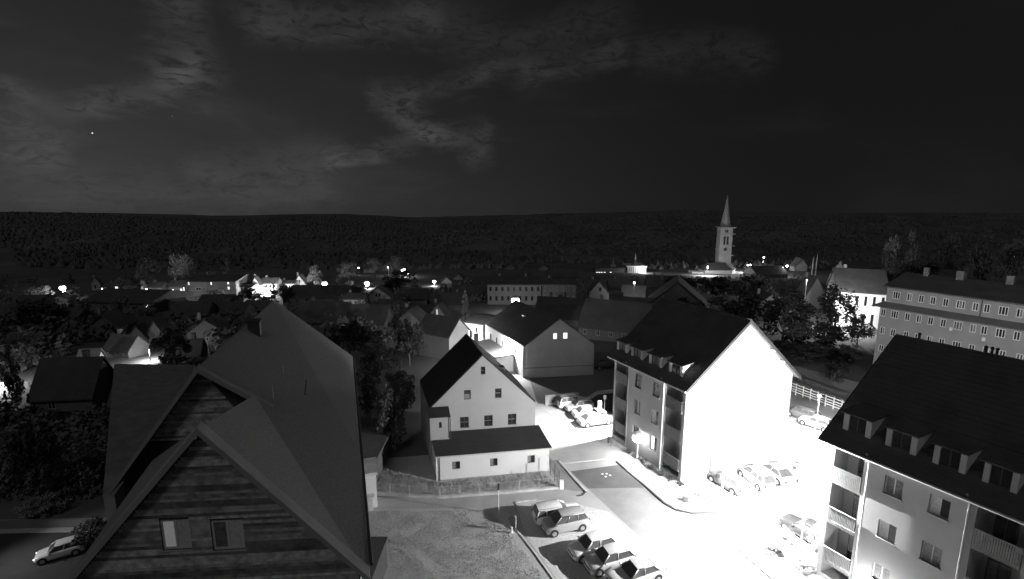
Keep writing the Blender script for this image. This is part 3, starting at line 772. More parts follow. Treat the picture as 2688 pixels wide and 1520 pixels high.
TH('floodlit far wall joined to the gable by a terrace', 730, 774, 766, 743, 738, 'e', .0, wm=plaster_m, wins=row(5, .35, .75, .35))
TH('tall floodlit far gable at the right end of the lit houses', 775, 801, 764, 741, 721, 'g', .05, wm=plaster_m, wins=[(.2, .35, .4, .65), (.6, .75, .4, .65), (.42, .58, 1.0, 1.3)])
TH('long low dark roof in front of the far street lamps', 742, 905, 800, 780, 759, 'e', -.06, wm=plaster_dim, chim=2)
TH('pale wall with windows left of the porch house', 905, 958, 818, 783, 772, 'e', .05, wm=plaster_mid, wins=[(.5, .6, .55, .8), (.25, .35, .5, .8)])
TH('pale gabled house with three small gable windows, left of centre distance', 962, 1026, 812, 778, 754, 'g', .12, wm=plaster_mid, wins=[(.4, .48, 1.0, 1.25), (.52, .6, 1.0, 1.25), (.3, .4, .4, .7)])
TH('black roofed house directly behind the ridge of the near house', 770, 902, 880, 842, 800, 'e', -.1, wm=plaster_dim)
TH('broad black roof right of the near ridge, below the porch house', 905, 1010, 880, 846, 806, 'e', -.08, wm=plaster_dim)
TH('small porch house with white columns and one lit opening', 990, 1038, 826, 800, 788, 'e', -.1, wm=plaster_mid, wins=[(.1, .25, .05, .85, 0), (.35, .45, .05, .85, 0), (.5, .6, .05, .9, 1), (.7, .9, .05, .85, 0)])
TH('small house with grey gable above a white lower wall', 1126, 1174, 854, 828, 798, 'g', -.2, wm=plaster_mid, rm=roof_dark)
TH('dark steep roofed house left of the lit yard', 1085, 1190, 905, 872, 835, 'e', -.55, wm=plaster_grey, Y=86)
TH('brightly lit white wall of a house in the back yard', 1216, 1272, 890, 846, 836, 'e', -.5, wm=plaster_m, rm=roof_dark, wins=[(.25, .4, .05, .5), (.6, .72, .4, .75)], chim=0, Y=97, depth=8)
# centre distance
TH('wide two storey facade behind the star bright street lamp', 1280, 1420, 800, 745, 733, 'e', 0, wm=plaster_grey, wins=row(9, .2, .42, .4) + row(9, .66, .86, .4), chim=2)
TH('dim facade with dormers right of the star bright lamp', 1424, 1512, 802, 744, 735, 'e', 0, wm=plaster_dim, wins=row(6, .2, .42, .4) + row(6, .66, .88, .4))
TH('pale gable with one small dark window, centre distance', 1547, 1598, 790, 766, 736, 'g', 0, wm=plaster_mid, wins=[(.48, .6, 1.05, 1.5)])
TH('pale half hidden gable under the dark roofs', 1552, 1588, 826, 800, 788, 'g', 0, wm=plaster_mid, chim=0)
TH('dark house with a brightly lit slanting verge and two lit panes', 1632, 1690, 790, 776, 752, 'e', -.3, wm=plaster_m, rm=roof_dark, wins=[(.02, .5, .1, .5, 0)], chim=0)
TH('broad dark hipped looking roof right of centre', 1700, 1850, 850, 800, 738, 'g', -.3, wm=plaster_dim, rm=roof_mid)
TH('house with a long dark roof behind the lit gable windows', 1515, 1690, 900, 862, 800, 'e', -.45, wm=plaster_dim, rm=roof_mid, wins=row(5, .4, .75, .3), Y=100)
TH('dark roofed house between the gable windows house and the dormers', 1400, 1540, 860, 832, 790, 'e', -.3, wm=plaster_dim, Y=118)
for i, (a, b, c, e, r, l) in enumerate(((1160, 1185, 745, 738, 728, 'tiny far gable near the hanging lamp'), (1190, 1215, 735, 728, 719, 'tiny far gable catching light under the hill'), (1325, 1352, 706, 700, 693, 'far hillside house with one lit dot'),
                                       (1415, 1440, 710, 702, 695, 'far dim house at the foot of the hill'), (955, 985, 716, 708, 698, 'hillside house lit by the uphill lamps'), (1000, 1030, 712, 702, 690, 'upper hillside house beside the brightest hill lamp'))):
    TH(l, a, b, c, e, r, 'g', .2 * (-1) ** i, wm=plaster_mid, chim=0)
# left middle
tw = TH('pale wall with twin steep gables, left gable of the pair', 340, 385, 902, 882, 852, 'g', .12, wm=plaster_grey, chim=0)
TH('pale wall with twin steep gables, right gable of the pair', 386, 436, 900, 880, 840, 'g', .12, wm=plaster_grey, wins=[(.7, .85, .1, .6)], chim=0)
TH('floodlit white gable corner of a house behind bushes', 212, 254, 968, 942, 918, 'e', .2, wm=plaster_m, rm=roof_mid, wins=[(.75, .85, .2, .5)], chim=0)
TH('tiny pale gable beside a pole, far left', 108, 136, 918, 908, 888, 'g', .1, wm=plaster_grey, chim=0)
TH('dark roofed house with an arched wall and two chimneys, left', 98, 240, 1092, 1034, 950, 'e', .12, wm=plaster_dim, wins=[(.25, .38, .35, .75), (.08, .7, -.1, .25)], chim=2)
TH('low flat house roof between the garden and the near house', 300, 420, 1100, 1060, 1010, 'e', .2, wm=plaster_dim, rm=roof_mid)
# right
TH('grey gabled house half behind the tree, upper right', 2112, 2160, 812, 768, 724, 'g', .1, wm=plaster_grey)
tw = TH('big villa with floodlit white walls and steep dark roof', 2196, 2308, 862, 764, 712, 'e', -.38, wm=plaster_m, rm=roof_dark, wins=row(6, .1, .4, .35) + row(6, .62, .88, .35), depth=11, cat='villa')
TH('small far house with a lit curved gable near the white pinnacles', 2086, 2118, 712, 698, 678, 'g', 0, wm=plaster_mid, chim=0)
TH('dark house behind the villa with a tall chimney', 2225, 2330, 730, 715, 690, 'e', -.3, wm=plaster_dim)
TH('dim far roof above the long grey block', 2400, 2520, 745, 730, 712, 'e', -.3, wm=plaster_dim, Y=150)
TH('low far roof right of the church', 1985, 2070, 730, 720, 702, 'e', .1, wm=plaster_dim)
for p_, nm in (((2131, 706, 6, 34), 'thin white pinnacle left of its twin'), ((2140, 708, 6, 44), 'taller white pinnacle by the curved gable')):
    a = at(p_[0], p_[1] + 20); k = a.y / 1313
    tag(MB().tube((0, 0, 0), (0, 0, 20 * k + p_[3] * k * .5), p_[2] * k * .3, 6).tube((0, 0, 20 * k + p_[3] * k * .5), (0, 0, 20 * k + p_[3] * k), p_[2] * k * .3, 6, .05).build('pinnacle', plaster_m), nm, 'monument').location = a


# unlit houses packed between the lit ones
UNLIT = [(0, 88, 858, 830, 800, 'e', .1, 'dark roof at the left edge level with the twin gables'), (118, 200, 866, 842, 815, 'e', -.15, 'dark house left of the twin gables, below the long barn'),
         (230, 318, 884, 858, 826, 'g', .2, 'dark gabled house directly left of the twin gables'), (452, 540, 850, 824, 796, 'e', .1, 'dark roof under the two garden lamp dots'),
         (560, 640, 842, 820, 798, 'e', -.1, 'dark roof left of the near ridge top'), (500, 590, 905, 872, 838, 'g', .25, 'dark gable between the twin gables and the near roof'),
         (20, 96, 930, 905, 876, 'e', .15, 'dark roof above the columnar tree'), (270, 345, 940, 915, 884, 'e', -.2, 'low dark roof right of the floodlit corner house'),
         (445, 520, 960, 932, 896, 'e', .2, 'dark roof touching the left slope of the near house'), (30, 120, 815, 798, 780, 'e', 0, 'low dark far roof at the left edge'),
         (410, 470, 815, 800, 783, 'g', .1, 'small dark gable right of the long barn'), (520, 600, 812, 796, 778, 'e', .05, 'dark far roof below the four scattered windows'),
         (1040, 1120, 800, 782, 762, 'e', .1, 'dark roof above the pale round shrub'), (1135, 1215, 815, 795, 772, 'e', -.15, 'dark roof left of the dim pointed conifer'),
         (1190, 1265, 790, 772, 752, 'e', .1, 'dark far roof left of the wide facade'), (1040, 1110, 870, 842, 812, 'g', -.2, 'dark gable behind the central house, left'),
         (1425, 1500, 842, 815, 782, 'g', -.2, 'dark gable directly behind the ridge with two lit windows'), (1600, 1680, 772, 756, 738, 'e', -.1, 'dark far roof above the slanting verge'),
         (1700, 1790, 772, 752, 728, 'e', -.2, 'dark far roof left of the church nave'), (1440, 1530, 738, 726, 712, 'e', 0, 'low dark far roof below the dim turret'),
         (1280, 1400, 742, 730, 716, 'e', .05, 'dark roof ridge behind the wide facade'), (1840, 1930, 842, 815, 780, 'e', -.3, 'dark roof among the trees below the church'),
         (1980, 2060, 830, 806, 772, 'g', -.2, 'dark gable among the trees left of the grey gabled house'), (1600, 1700, 845, 820, 785, 'e', -.4, 'dark roof behind the ridge of the middle apartment house'),
         (640, 700, 830, 812, 792, 'e', 0, 'dark roof in front of the floodlit far houses'), (1740, 1830, 905, 872, 826, 'e', -.4, 'dark roof rising behind the middle apartment house ridge')]
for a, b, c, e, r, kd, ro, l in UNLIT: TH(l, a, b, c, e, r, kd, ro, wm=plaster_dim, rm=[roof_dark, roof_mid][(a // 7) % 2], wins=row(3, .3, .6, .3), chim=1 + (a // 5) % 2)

# church
def church():
    Y = 300.; g = at_y(1889, 717, Y); k = Y / 1313 * 1.01
    t = thing('church', 'church with tall square tower, slender spire and low white nave', 'church', (g.x, Y, g.z), -.02)
    b = -12
    w = 31 * k / 2; z1 = (717 - 597) * k; wr = .42
    tower_m = mat('tower_plaster', .55, .9, .25, .1)
    mb = MB(); fn = lambda a, c, d: (a, -6 + d, c)
    tw = 19.5 * k
    fx = [(-.52, -.04), (.04, .52)]
    holes = [(-1.55, -.3, (717 - 640) * k, (717 - 619) * k, .5), (.3, 1.55, (717 - 640) * k, (717 - 619) * k, .5), (-.9, -.15, (717 - 609) * k, (717 - 602) * k, .5), (.15, .9, (717 - 609) * k, (717 - 602) * k, .5), (-.9, .9, (717 - 656) * k, (717 - 648) * k, .3)]
    m2 = MB(fn); wall_into(m2, [(-w, b), (w, b), (w, z1), (-w, z1)], holes); m2.build('tower', tower_m, t)
    sk = 2.6
    MB().add([(w, -6, b), (w + 1.5, 1.5, b), (w + 1.5, 1.5, z1), (w, -6, z1)], [(0, 1, 2, 3)]).add([(-w, -6, b), (-w + .8, 1.5, b), (-w + .8, 1.5, z1), (-w, -6, z1)], [(0, 1, 2, 3)]).add([(w + 1.5, 1.5, b), (-w + .8, 1.5, b), (-w + .8, 1.5, z1), (w + 1.5, 1.5, z1)], [(0, 1, 2, 3)]).build('tower_side', tower_m, t)
    for a0, a1, b0, b1, dp in holes:
        MB(fn).box(a0 + .02, a1 - .02, b0, b1, .3, .34).build('louvre', metal_dark, t)
    for z in (z1 - .15, (717 - 643) * k, (717 - 613) * k, (717 - 668) * k): MB().box(-w - .15, w + .25, -6.2, -5.9, z - .15, z + .15).box(w - .05, w + 1.6, -6, 1.5, z - .15, z + .15).build('cornice', tower_m, t)
    MB().box(-w - .4, w + 1.9, -6.4, 1.9, z1 + .0, z1 + .3).build('cornice', tower_m, t)
    z2 = (717 - 515) * k; c = (.4, -2.2)
    sp = MB(); n = 8
    for (za, ra), (zb_, rb) in (((z1 + .3, w * .98), (z1 + 2.2, w * .78)), ((z1 + 2.2, w * .78), (z1 + (z2 - z1) * .55, w * .36)), ((z1 + (z2 - z1) * .55, w * .36), (z2, .06))):
        sp.tube((*c, za), (*c, zb_), ra, n, rb)
    sp.build('spire', mat('spire_lightened', .5, .8, 2, .2), t)  # colour lightened in place of the floodlight the cornice blocks
    # nave
    nl, nr = -61 * k, 24 * k; fn2 = lambda a, c, d: (a, -14 + d, c)
    z3 = 16 * k
    m3 = MB(fn2); wall_into(m3, [(nl, b), (nr - 4, b), (nr - 4, z3), (nl, z3)], [(nl + 10, nl + 11, .6, 3., .3), (nl + 4, nl + 4.8, .8, 3., .3)])
    m3.add([(nr - 4, b, 0), (nr, b, 5), (nr, z3, 5), (nr - 4, z3, 0)], [(0, 1, 2, 3)]).add([(nl, b, 0), (nl, b, 12), (nl, z3, 12), (nl, z3, 0)], [(0, 1, 2, 3)]).add([(nr, b, 5), (nr, b, 12), (nr, z3, 12), (nr, z3, 5)], [(0, 1, 2, 3)])
    m3.build('nave_wall', plaster_m, t)
    zr_ = z3 + 16 * k
    MB().add([(nl - .5, -14.5, z3), (nr - 3.8, -14.5, z3), (nr + .4, -9, z3 + .2), (nr + .4, -1.5, z3), (nl - .5, -1.5, z3), (nl + 3, -8, zr_), (nr - 6, -8, zr_)], [(0, 1, 6, 5), (1, 2, 6), (2, 3, 6), (3, 4, 5, 6), (4, 0, 5), (0, 1, 2, 3, 4)]).build('nave_roof', roof_dark, t)
    MB().box(nl - 7, nl - .2, -13, -6, b, z3 * .7).build('sacristy', plaster_m, t)
    return t, g, k


church_t, cg, ck = church()
# town hall with turret
a = at(1670, 716); k = a.y / 1313 * 1.01
t = thing('town_hall', 'town hall with a row of pilasters, cornice and thin turret', 'town hall', tuple(a), 0)
MB().box(-25 * k, 26 * k, 0, 12, -6, 15 * k).build('wall', plaster_mid, t)
MB().box(-27 * k, 28 * k, -.5, 12.5, 15 * k, 18 * k).build('cornice', plaster_m, t)
for i in range(9):
    x = (-22 + i * 5.6) * k; MB().box(x - .3, x + .3, -.35, -.003, -2, 15 * k).build('pilaster', plaster_m, t)
MB().box(-7 * k, 7 * k, 2, 6, 18 * k, 24 * k).tube((0, 4, 24 * k), (0, 4, 33 * k), 4 * k, 8, 2.4 * k).tube((0, 4, 33 * k), (0, 4, 51 * k), 2.4 * k, 8, .4 * k).build('turret', plaster_mid, t)
a = at(1605, 716)
t = thing('public_building', 'dim long building with a small dark turret left of the town hall', 'building', tuple(a), .03)
MB().box(-42 * k, 39 * k, 0, 10, -6, 13 * k).build('wall', plaster_dim, t)
MB().slab([(-44 * k, -.4, 13 * k), (39 * k, -.4, 13 * k), (39 * k, 5, 17 * k), (-44 * k, 5, 17 * k)], .3).build('roof', roof_mid, t)
MB().box(0, 14 * k, 2, 6, 14 * k, 20 * k).tube((7 * k, 4, 20 * k), (7 * k, 4, 38 * k), 4 * k, 8, .5 * k).build('turret', plaster_dim, t)
for i, x in enumerate((-40, -34, -28, -20, -4)):
    MB().box(x * k, (x + 4) * k, -.1, -.003, -1 * k, 2 * k).build('window', window_lit, t)


# ------------------------------------------------------------------ trees
def crown_mesh(name, shape, n, size, seed, m):
    rnd = random.Random(seed); vs, fs = [], []
    clumps = []
    for i in range(26):
        while True:
            p = Vector((rnd.uniform(-1, 1), rnd.uniform(-1, 1), rnd.uniform(-1, 1)))
            if p.length < 1: break
        if shape == 'round': c = Vector((p.x * .8, p.y * .8, .62 + p.z * .34)); r = rnd.uniform(.16, .34)
        elif shape == 'column': c = Vector((p.x * .55, p.y * .55, .53 + p.z * .42)); r = rnd.uniform(.16, .28)
        elif shape == 'cone':
            z = rnd.random() ** 1.4; rr = (1 - z) * .85; c = Vector((p.x * rr, p.y * rr, .12 + z * .84)); r = .09 + .2 * (1 - z)
        else: c = Vector((p.x * .8, p.y * .8, .45 + p.z * .4)); r = rnd.uniform(.2, .35)
        clumps.append((c, r))
    for i in range(n):
        c, r = clumps[rnd.randrange(len(clumps))]
        d = Vector((rnd.gauss(0, 1), rnd.gauss(0, 1), rnd.gauss(0, .8))).normalized() * r * rnd.random() ** .4
        p = c + Vector((d.x, d.y, d.z * (.5 if shape != 'cone' else .35)))
        a = Vector((rnd.gauss(0, 1), rnd.gauss(0, 1), rnd.gauss(0, .6))).normalized(); b = a.orthogonal().normalized(); s = size * rnd.uniform(.6, 1.4)
        o = len(vs); sx = Vector((s, s, s * .6))
        for u, v in ((-1, -.5), (1, -.5), (.6, .6), (-.6, .6)):
            w = a * u + b * v; vs.append((p.x + w.x * s, p.y + w.y * s, max(.02, p.z + w.z * s * .5)))
        fs.append((o, o + 1, o + 2, o + 3))
    me = bpy.data.meshes.new(name); me.from_pydata(vs, [], fs); me.materials.append(m); return me


def trunk_mesh(name, top):
    mb = MB(); mb.tube((0, 0, 0), (0, 0, top * .5), .05, 7, .035).tube((0, 0, top * .5), (.02, .01, top), .035, 7, .012)
    rnd = random.Random(3)
    for i in range(7):
        a = i * 2.4; z = top * (.35 + .08 * i); mb.tube((0, 0, z), (math.cos(a) * .35, math.sin(a) * .35, z + .2), .018, 5, .006)
    me = bpy.data.meshes.new(name); me.from_pydata(mb.v, [], mb.f); me.materials.append(bark_m); return me


CR = {}
for sh in ('round', 'column', 'cone', 'bush'):
    for v in range(2):
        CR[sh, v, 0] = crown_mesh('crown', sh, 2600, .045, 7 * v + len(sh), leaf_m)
        CR[sh, v, 1] = crown_mesh('crown', sh, 2600, .045, 7 * v + len(sh) + 50, leaf_shaded)
TK = {'round': trunk_mesh('trunk', .75), 'column': trunk_mesh('trunk', .7), 'cone': trunk_mesh('trunk', .9), 'bush': trunk_mesh('trunk', .4)}
NT = [0]
LAMPS = []


def tree(label, px, base, w, h, sh='round', dark=0, Y=None, group=None, name=None, cat='tree', loc=None):
    """base point in the photograph, width and height in its pixels"""
    if loc is None:
        p = at_y(px, base, Y) if Y else at(px, base); p.z = min(p.z, T(p.x, p.y)) if not Y else p.z
        k = (p.y * math.cos(PITCH) + (CAM_H - p.z) * math.sin(PITCH)) / 1313
        w, h = w * k, h * k
        if Y:
            dz = p.z - T(p.x, p.y); p.z -= dz; h += dz
    else: p = Vector(loc)
    NT[0] += 1; v = NT[0] % 2
    t = thing(name or {'round': 'broadleaf_tree', 'column': 'columnar_tree', 'cone': 'conifer_tree', 'bush': 'bush'}[sh], label, cat, tuple(p), random.uniform(0, 6.28), group)
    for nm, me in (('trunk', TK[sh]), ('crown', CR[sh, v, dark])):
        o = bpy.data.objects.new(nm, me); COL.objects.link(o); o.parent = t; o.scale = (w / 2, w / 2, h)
    return t


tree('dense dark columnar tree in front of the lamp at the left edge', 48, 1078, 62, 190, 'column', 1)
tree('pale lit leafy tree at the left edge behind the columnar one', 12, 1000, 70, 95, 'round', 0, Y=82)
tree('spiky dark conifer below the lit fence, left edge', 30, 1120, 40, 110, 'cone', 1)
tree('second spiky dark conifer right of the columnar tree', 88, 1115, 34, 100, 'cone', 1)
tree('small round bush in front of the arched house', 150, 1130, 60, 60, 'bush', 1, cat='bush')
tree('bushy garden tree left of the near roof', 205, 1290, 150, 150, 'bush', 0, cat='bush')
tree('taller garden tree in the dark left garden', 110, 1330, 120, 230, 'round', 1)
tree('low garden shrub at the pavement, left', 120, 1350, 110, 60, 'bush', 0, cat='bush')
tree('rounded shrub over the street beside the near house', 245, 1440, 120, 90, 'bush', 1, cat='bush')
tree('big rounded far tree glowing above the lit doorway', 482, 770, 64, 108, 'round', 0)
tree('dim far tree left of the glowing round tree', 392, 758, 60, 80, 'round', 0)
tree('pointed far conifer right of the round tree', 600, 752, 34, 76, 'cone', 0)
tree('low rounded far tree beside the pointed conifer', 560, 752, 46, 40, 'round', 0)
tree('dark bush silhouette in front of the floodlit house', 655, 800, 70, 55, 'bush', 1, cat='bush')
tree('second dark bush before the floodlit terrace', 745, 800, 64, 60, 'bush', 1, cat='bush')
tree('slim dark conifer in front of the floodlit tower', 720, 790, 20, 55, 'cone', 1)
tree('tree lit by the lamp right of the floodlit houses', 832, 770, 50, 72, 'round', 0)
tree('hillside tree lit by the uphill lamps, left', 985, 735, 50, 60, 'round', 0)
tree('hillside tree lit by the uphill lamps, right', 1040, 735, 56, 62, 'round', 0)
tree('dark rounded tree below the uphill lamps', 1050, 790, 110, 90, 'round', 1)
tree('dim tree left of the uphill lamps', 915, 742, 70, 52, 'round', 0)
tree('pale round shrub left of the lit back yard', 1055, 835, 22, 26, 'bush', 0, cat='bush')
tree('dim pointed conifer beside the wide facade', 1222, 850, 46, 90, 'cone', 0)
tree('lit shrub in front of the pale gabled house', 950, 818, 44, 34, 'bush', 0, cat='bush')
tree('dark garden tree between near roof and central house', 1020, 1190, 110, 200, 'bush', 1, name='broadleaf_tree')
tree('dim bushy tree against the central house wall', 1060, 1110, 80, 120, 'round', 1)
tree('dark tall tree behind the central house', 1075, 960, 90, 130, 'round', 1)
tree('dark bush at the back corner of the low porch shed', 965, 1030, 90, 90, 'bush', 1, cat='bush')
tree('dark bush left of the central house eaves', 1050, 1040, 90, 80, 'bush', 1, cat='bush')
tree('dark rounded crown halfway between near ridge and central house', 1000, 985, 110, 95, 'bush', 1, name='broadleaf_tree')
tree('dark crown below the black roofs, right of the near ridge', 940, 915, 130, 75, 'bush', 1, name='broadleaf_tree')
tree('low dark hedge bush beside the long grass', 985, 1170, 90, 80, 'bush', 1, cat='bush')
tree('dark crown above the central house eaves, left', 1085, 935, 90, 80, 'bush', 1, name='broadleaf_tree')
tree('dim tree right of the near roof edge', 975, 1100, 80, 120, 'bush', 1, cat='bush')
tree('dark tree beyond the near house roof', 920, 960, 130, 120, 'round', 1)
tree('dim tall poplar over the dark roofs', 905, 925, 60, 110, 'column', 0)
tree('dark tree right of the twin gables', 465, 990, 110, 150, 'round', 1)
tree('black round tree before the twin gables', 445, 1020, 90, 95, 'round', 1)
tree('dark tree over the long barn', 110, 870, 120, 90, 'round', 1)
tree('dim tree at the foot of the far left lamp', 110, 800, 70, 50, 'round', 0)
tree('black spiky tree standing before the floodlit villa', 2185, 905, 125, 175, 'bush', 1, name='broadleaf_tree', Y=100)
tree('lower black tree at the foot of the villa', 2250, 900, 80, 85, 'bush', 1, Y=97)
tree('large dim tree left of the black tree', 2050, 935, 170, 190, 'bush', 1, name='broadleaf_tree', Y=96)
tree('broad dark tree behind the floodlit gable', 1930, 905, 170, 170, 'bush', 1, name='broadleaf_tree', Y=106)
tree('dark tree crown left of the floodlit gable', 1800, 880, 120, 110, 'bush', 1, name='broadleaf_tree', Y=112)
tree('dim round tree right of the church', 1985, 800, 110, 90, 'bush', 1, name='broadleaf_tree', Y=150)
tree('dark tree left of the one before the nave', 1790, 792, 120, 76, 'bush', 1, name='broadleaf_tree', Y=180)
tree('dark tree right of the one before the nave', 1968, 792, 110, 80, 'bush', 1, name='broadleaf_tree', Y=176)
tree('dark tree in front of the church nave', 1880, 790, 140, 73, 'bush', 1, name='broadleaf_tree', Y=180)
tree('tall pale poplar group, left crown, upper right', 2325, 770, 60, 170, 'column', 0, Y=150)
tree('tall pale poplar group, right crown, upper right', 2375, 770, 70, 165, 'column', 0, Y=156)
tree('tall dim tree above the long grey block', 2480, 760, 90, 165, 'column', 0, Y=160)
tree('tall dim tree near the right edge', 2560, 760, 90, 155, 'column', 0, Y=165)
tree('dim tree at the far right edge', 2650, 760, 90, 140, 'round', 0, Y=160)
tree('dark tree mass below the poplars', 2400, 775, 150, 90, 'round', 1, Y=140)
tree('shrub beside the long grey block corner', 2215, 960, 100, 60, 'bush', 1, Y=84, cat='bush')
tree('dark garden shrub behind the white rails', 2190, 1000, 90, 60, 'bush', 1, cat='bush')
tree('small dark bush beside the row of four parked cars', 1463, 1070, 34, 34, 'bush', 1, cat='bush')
# hedge along the middle block
for i, (px, py, w, h) in enumerate(((1648, 1192, 26, 15), (1668, 1205, 26, 16), (1690, 1220, 30, 18), (1712, 1235, 30, 18), (1738, 1252, 34, 20), (1762, 1268, 34, 20), (1785, 1279, 26, 16))):
    tree('clipped shrub at the foot of the middle block, %s from the left' % ['first', 'second', 'third', 'fourth', 'fifth', 'sixth', 'seventh'][i], px, py, w, h, 'bush', 1, cat='shrub', name='shrub', group='shrubs along the middle apartment house')
for i, (px, py, l) in enumerate(((1800, 1320, 'low plant at the left tip of the kerbed bed'), (1835, 1312, 'rounded plant in the kerbed bed before the gable'), (1862, 1325, 'spreading plant at the right of the kerbed bed'))):
    tree(l, px, py, 34, 20, 'bush', 0, cat='shrub', name='shrub')
for i, (px, py, w, h, l) in enumerate(((2030, 1455, 70, 46, 'bright flowering shrub on the kerbed island by the right block'), (2065, 1425, 50, 40, 'taller bright shrub behind the flowering one'), (2150, 1450, 60, 90, 'leafy shrub under the right block balconies'), (2110, 1500, 60, 50, 'low shrub at the corner of the right block'))):
    tree(l, px, py, w, h, 'bush', 0, cat='shrub', name='shrub')

# woods on the far hills: one mass
def woods():
    rnd = random.Random(5); mb = MB()
    for i in range(11000):
        y = rnd.uniform(560, 1110); x = rnd.uniform(-1.02, 1.02) * y
        if noise.noise((x * .006, y * .012, 9)) < (.0 if x > -50 else -.2) + (700 - y) * .0011 and rnd.random() < .85: continue
        z = T(x, y) - 1; h = rnd.uniform(3, 7.5); r = rnd.uniform(2, 4.5); n = 4
        a0 = rnd.random() * 6
        vs = [(x + math.cos(a0 + 2 * math.pi * j / n) * r * rnd.uniform(.7, 1.2), y + math.sin(a0 + 2 * math.pi * j / n) * r, z + h * .25) for j in range(n)] + [(x, y, z + h), (x + r * .6, y, z + h * .75)]
        mb.add(vs, [(j, (j + 1) % n, n) for j in range(n)] + [(0, 1, n + 1), (1, 2, n + 1)])
    for i in range(5200):
        y = rnd.uniform(325, 640); x = rnd.uniform(-1.0, 1.0) * y
        if noise.noise((x * .012, y * .02, 4)) < -.12 or any((x - a) ** 2 + (y - b) ** 2 < 500 for a, b in LAMPS): continue
        z = T(x, y) - .5; h = rnd.uniform(2.5, 6); r = rnd.uniform(1.6, 3.6); a0 = rnd.random() * 6
        vs = [(x + math.cos(a0 + 2.09 * j) * r * rnd.uniform(.7, 1.2), y + math.sin(a0 + 2.09 * j) * r, z + h * .2) for j in range(3)] + [(x, y, z + h), (x + r * .6, y, z + h * .7), (x - r * .5, y - .3, z + h * .62)]
        mb.add(vs, [(0, 1, 3), (1, 2, 3), (2, 0, 3), (0, 1, 4), (1, 2, 5), (2, 0, 4)])
    tag(mb.build('woods', wood_far), 'dark wooded hills along the skyline', 'woods', None, 'stuff')



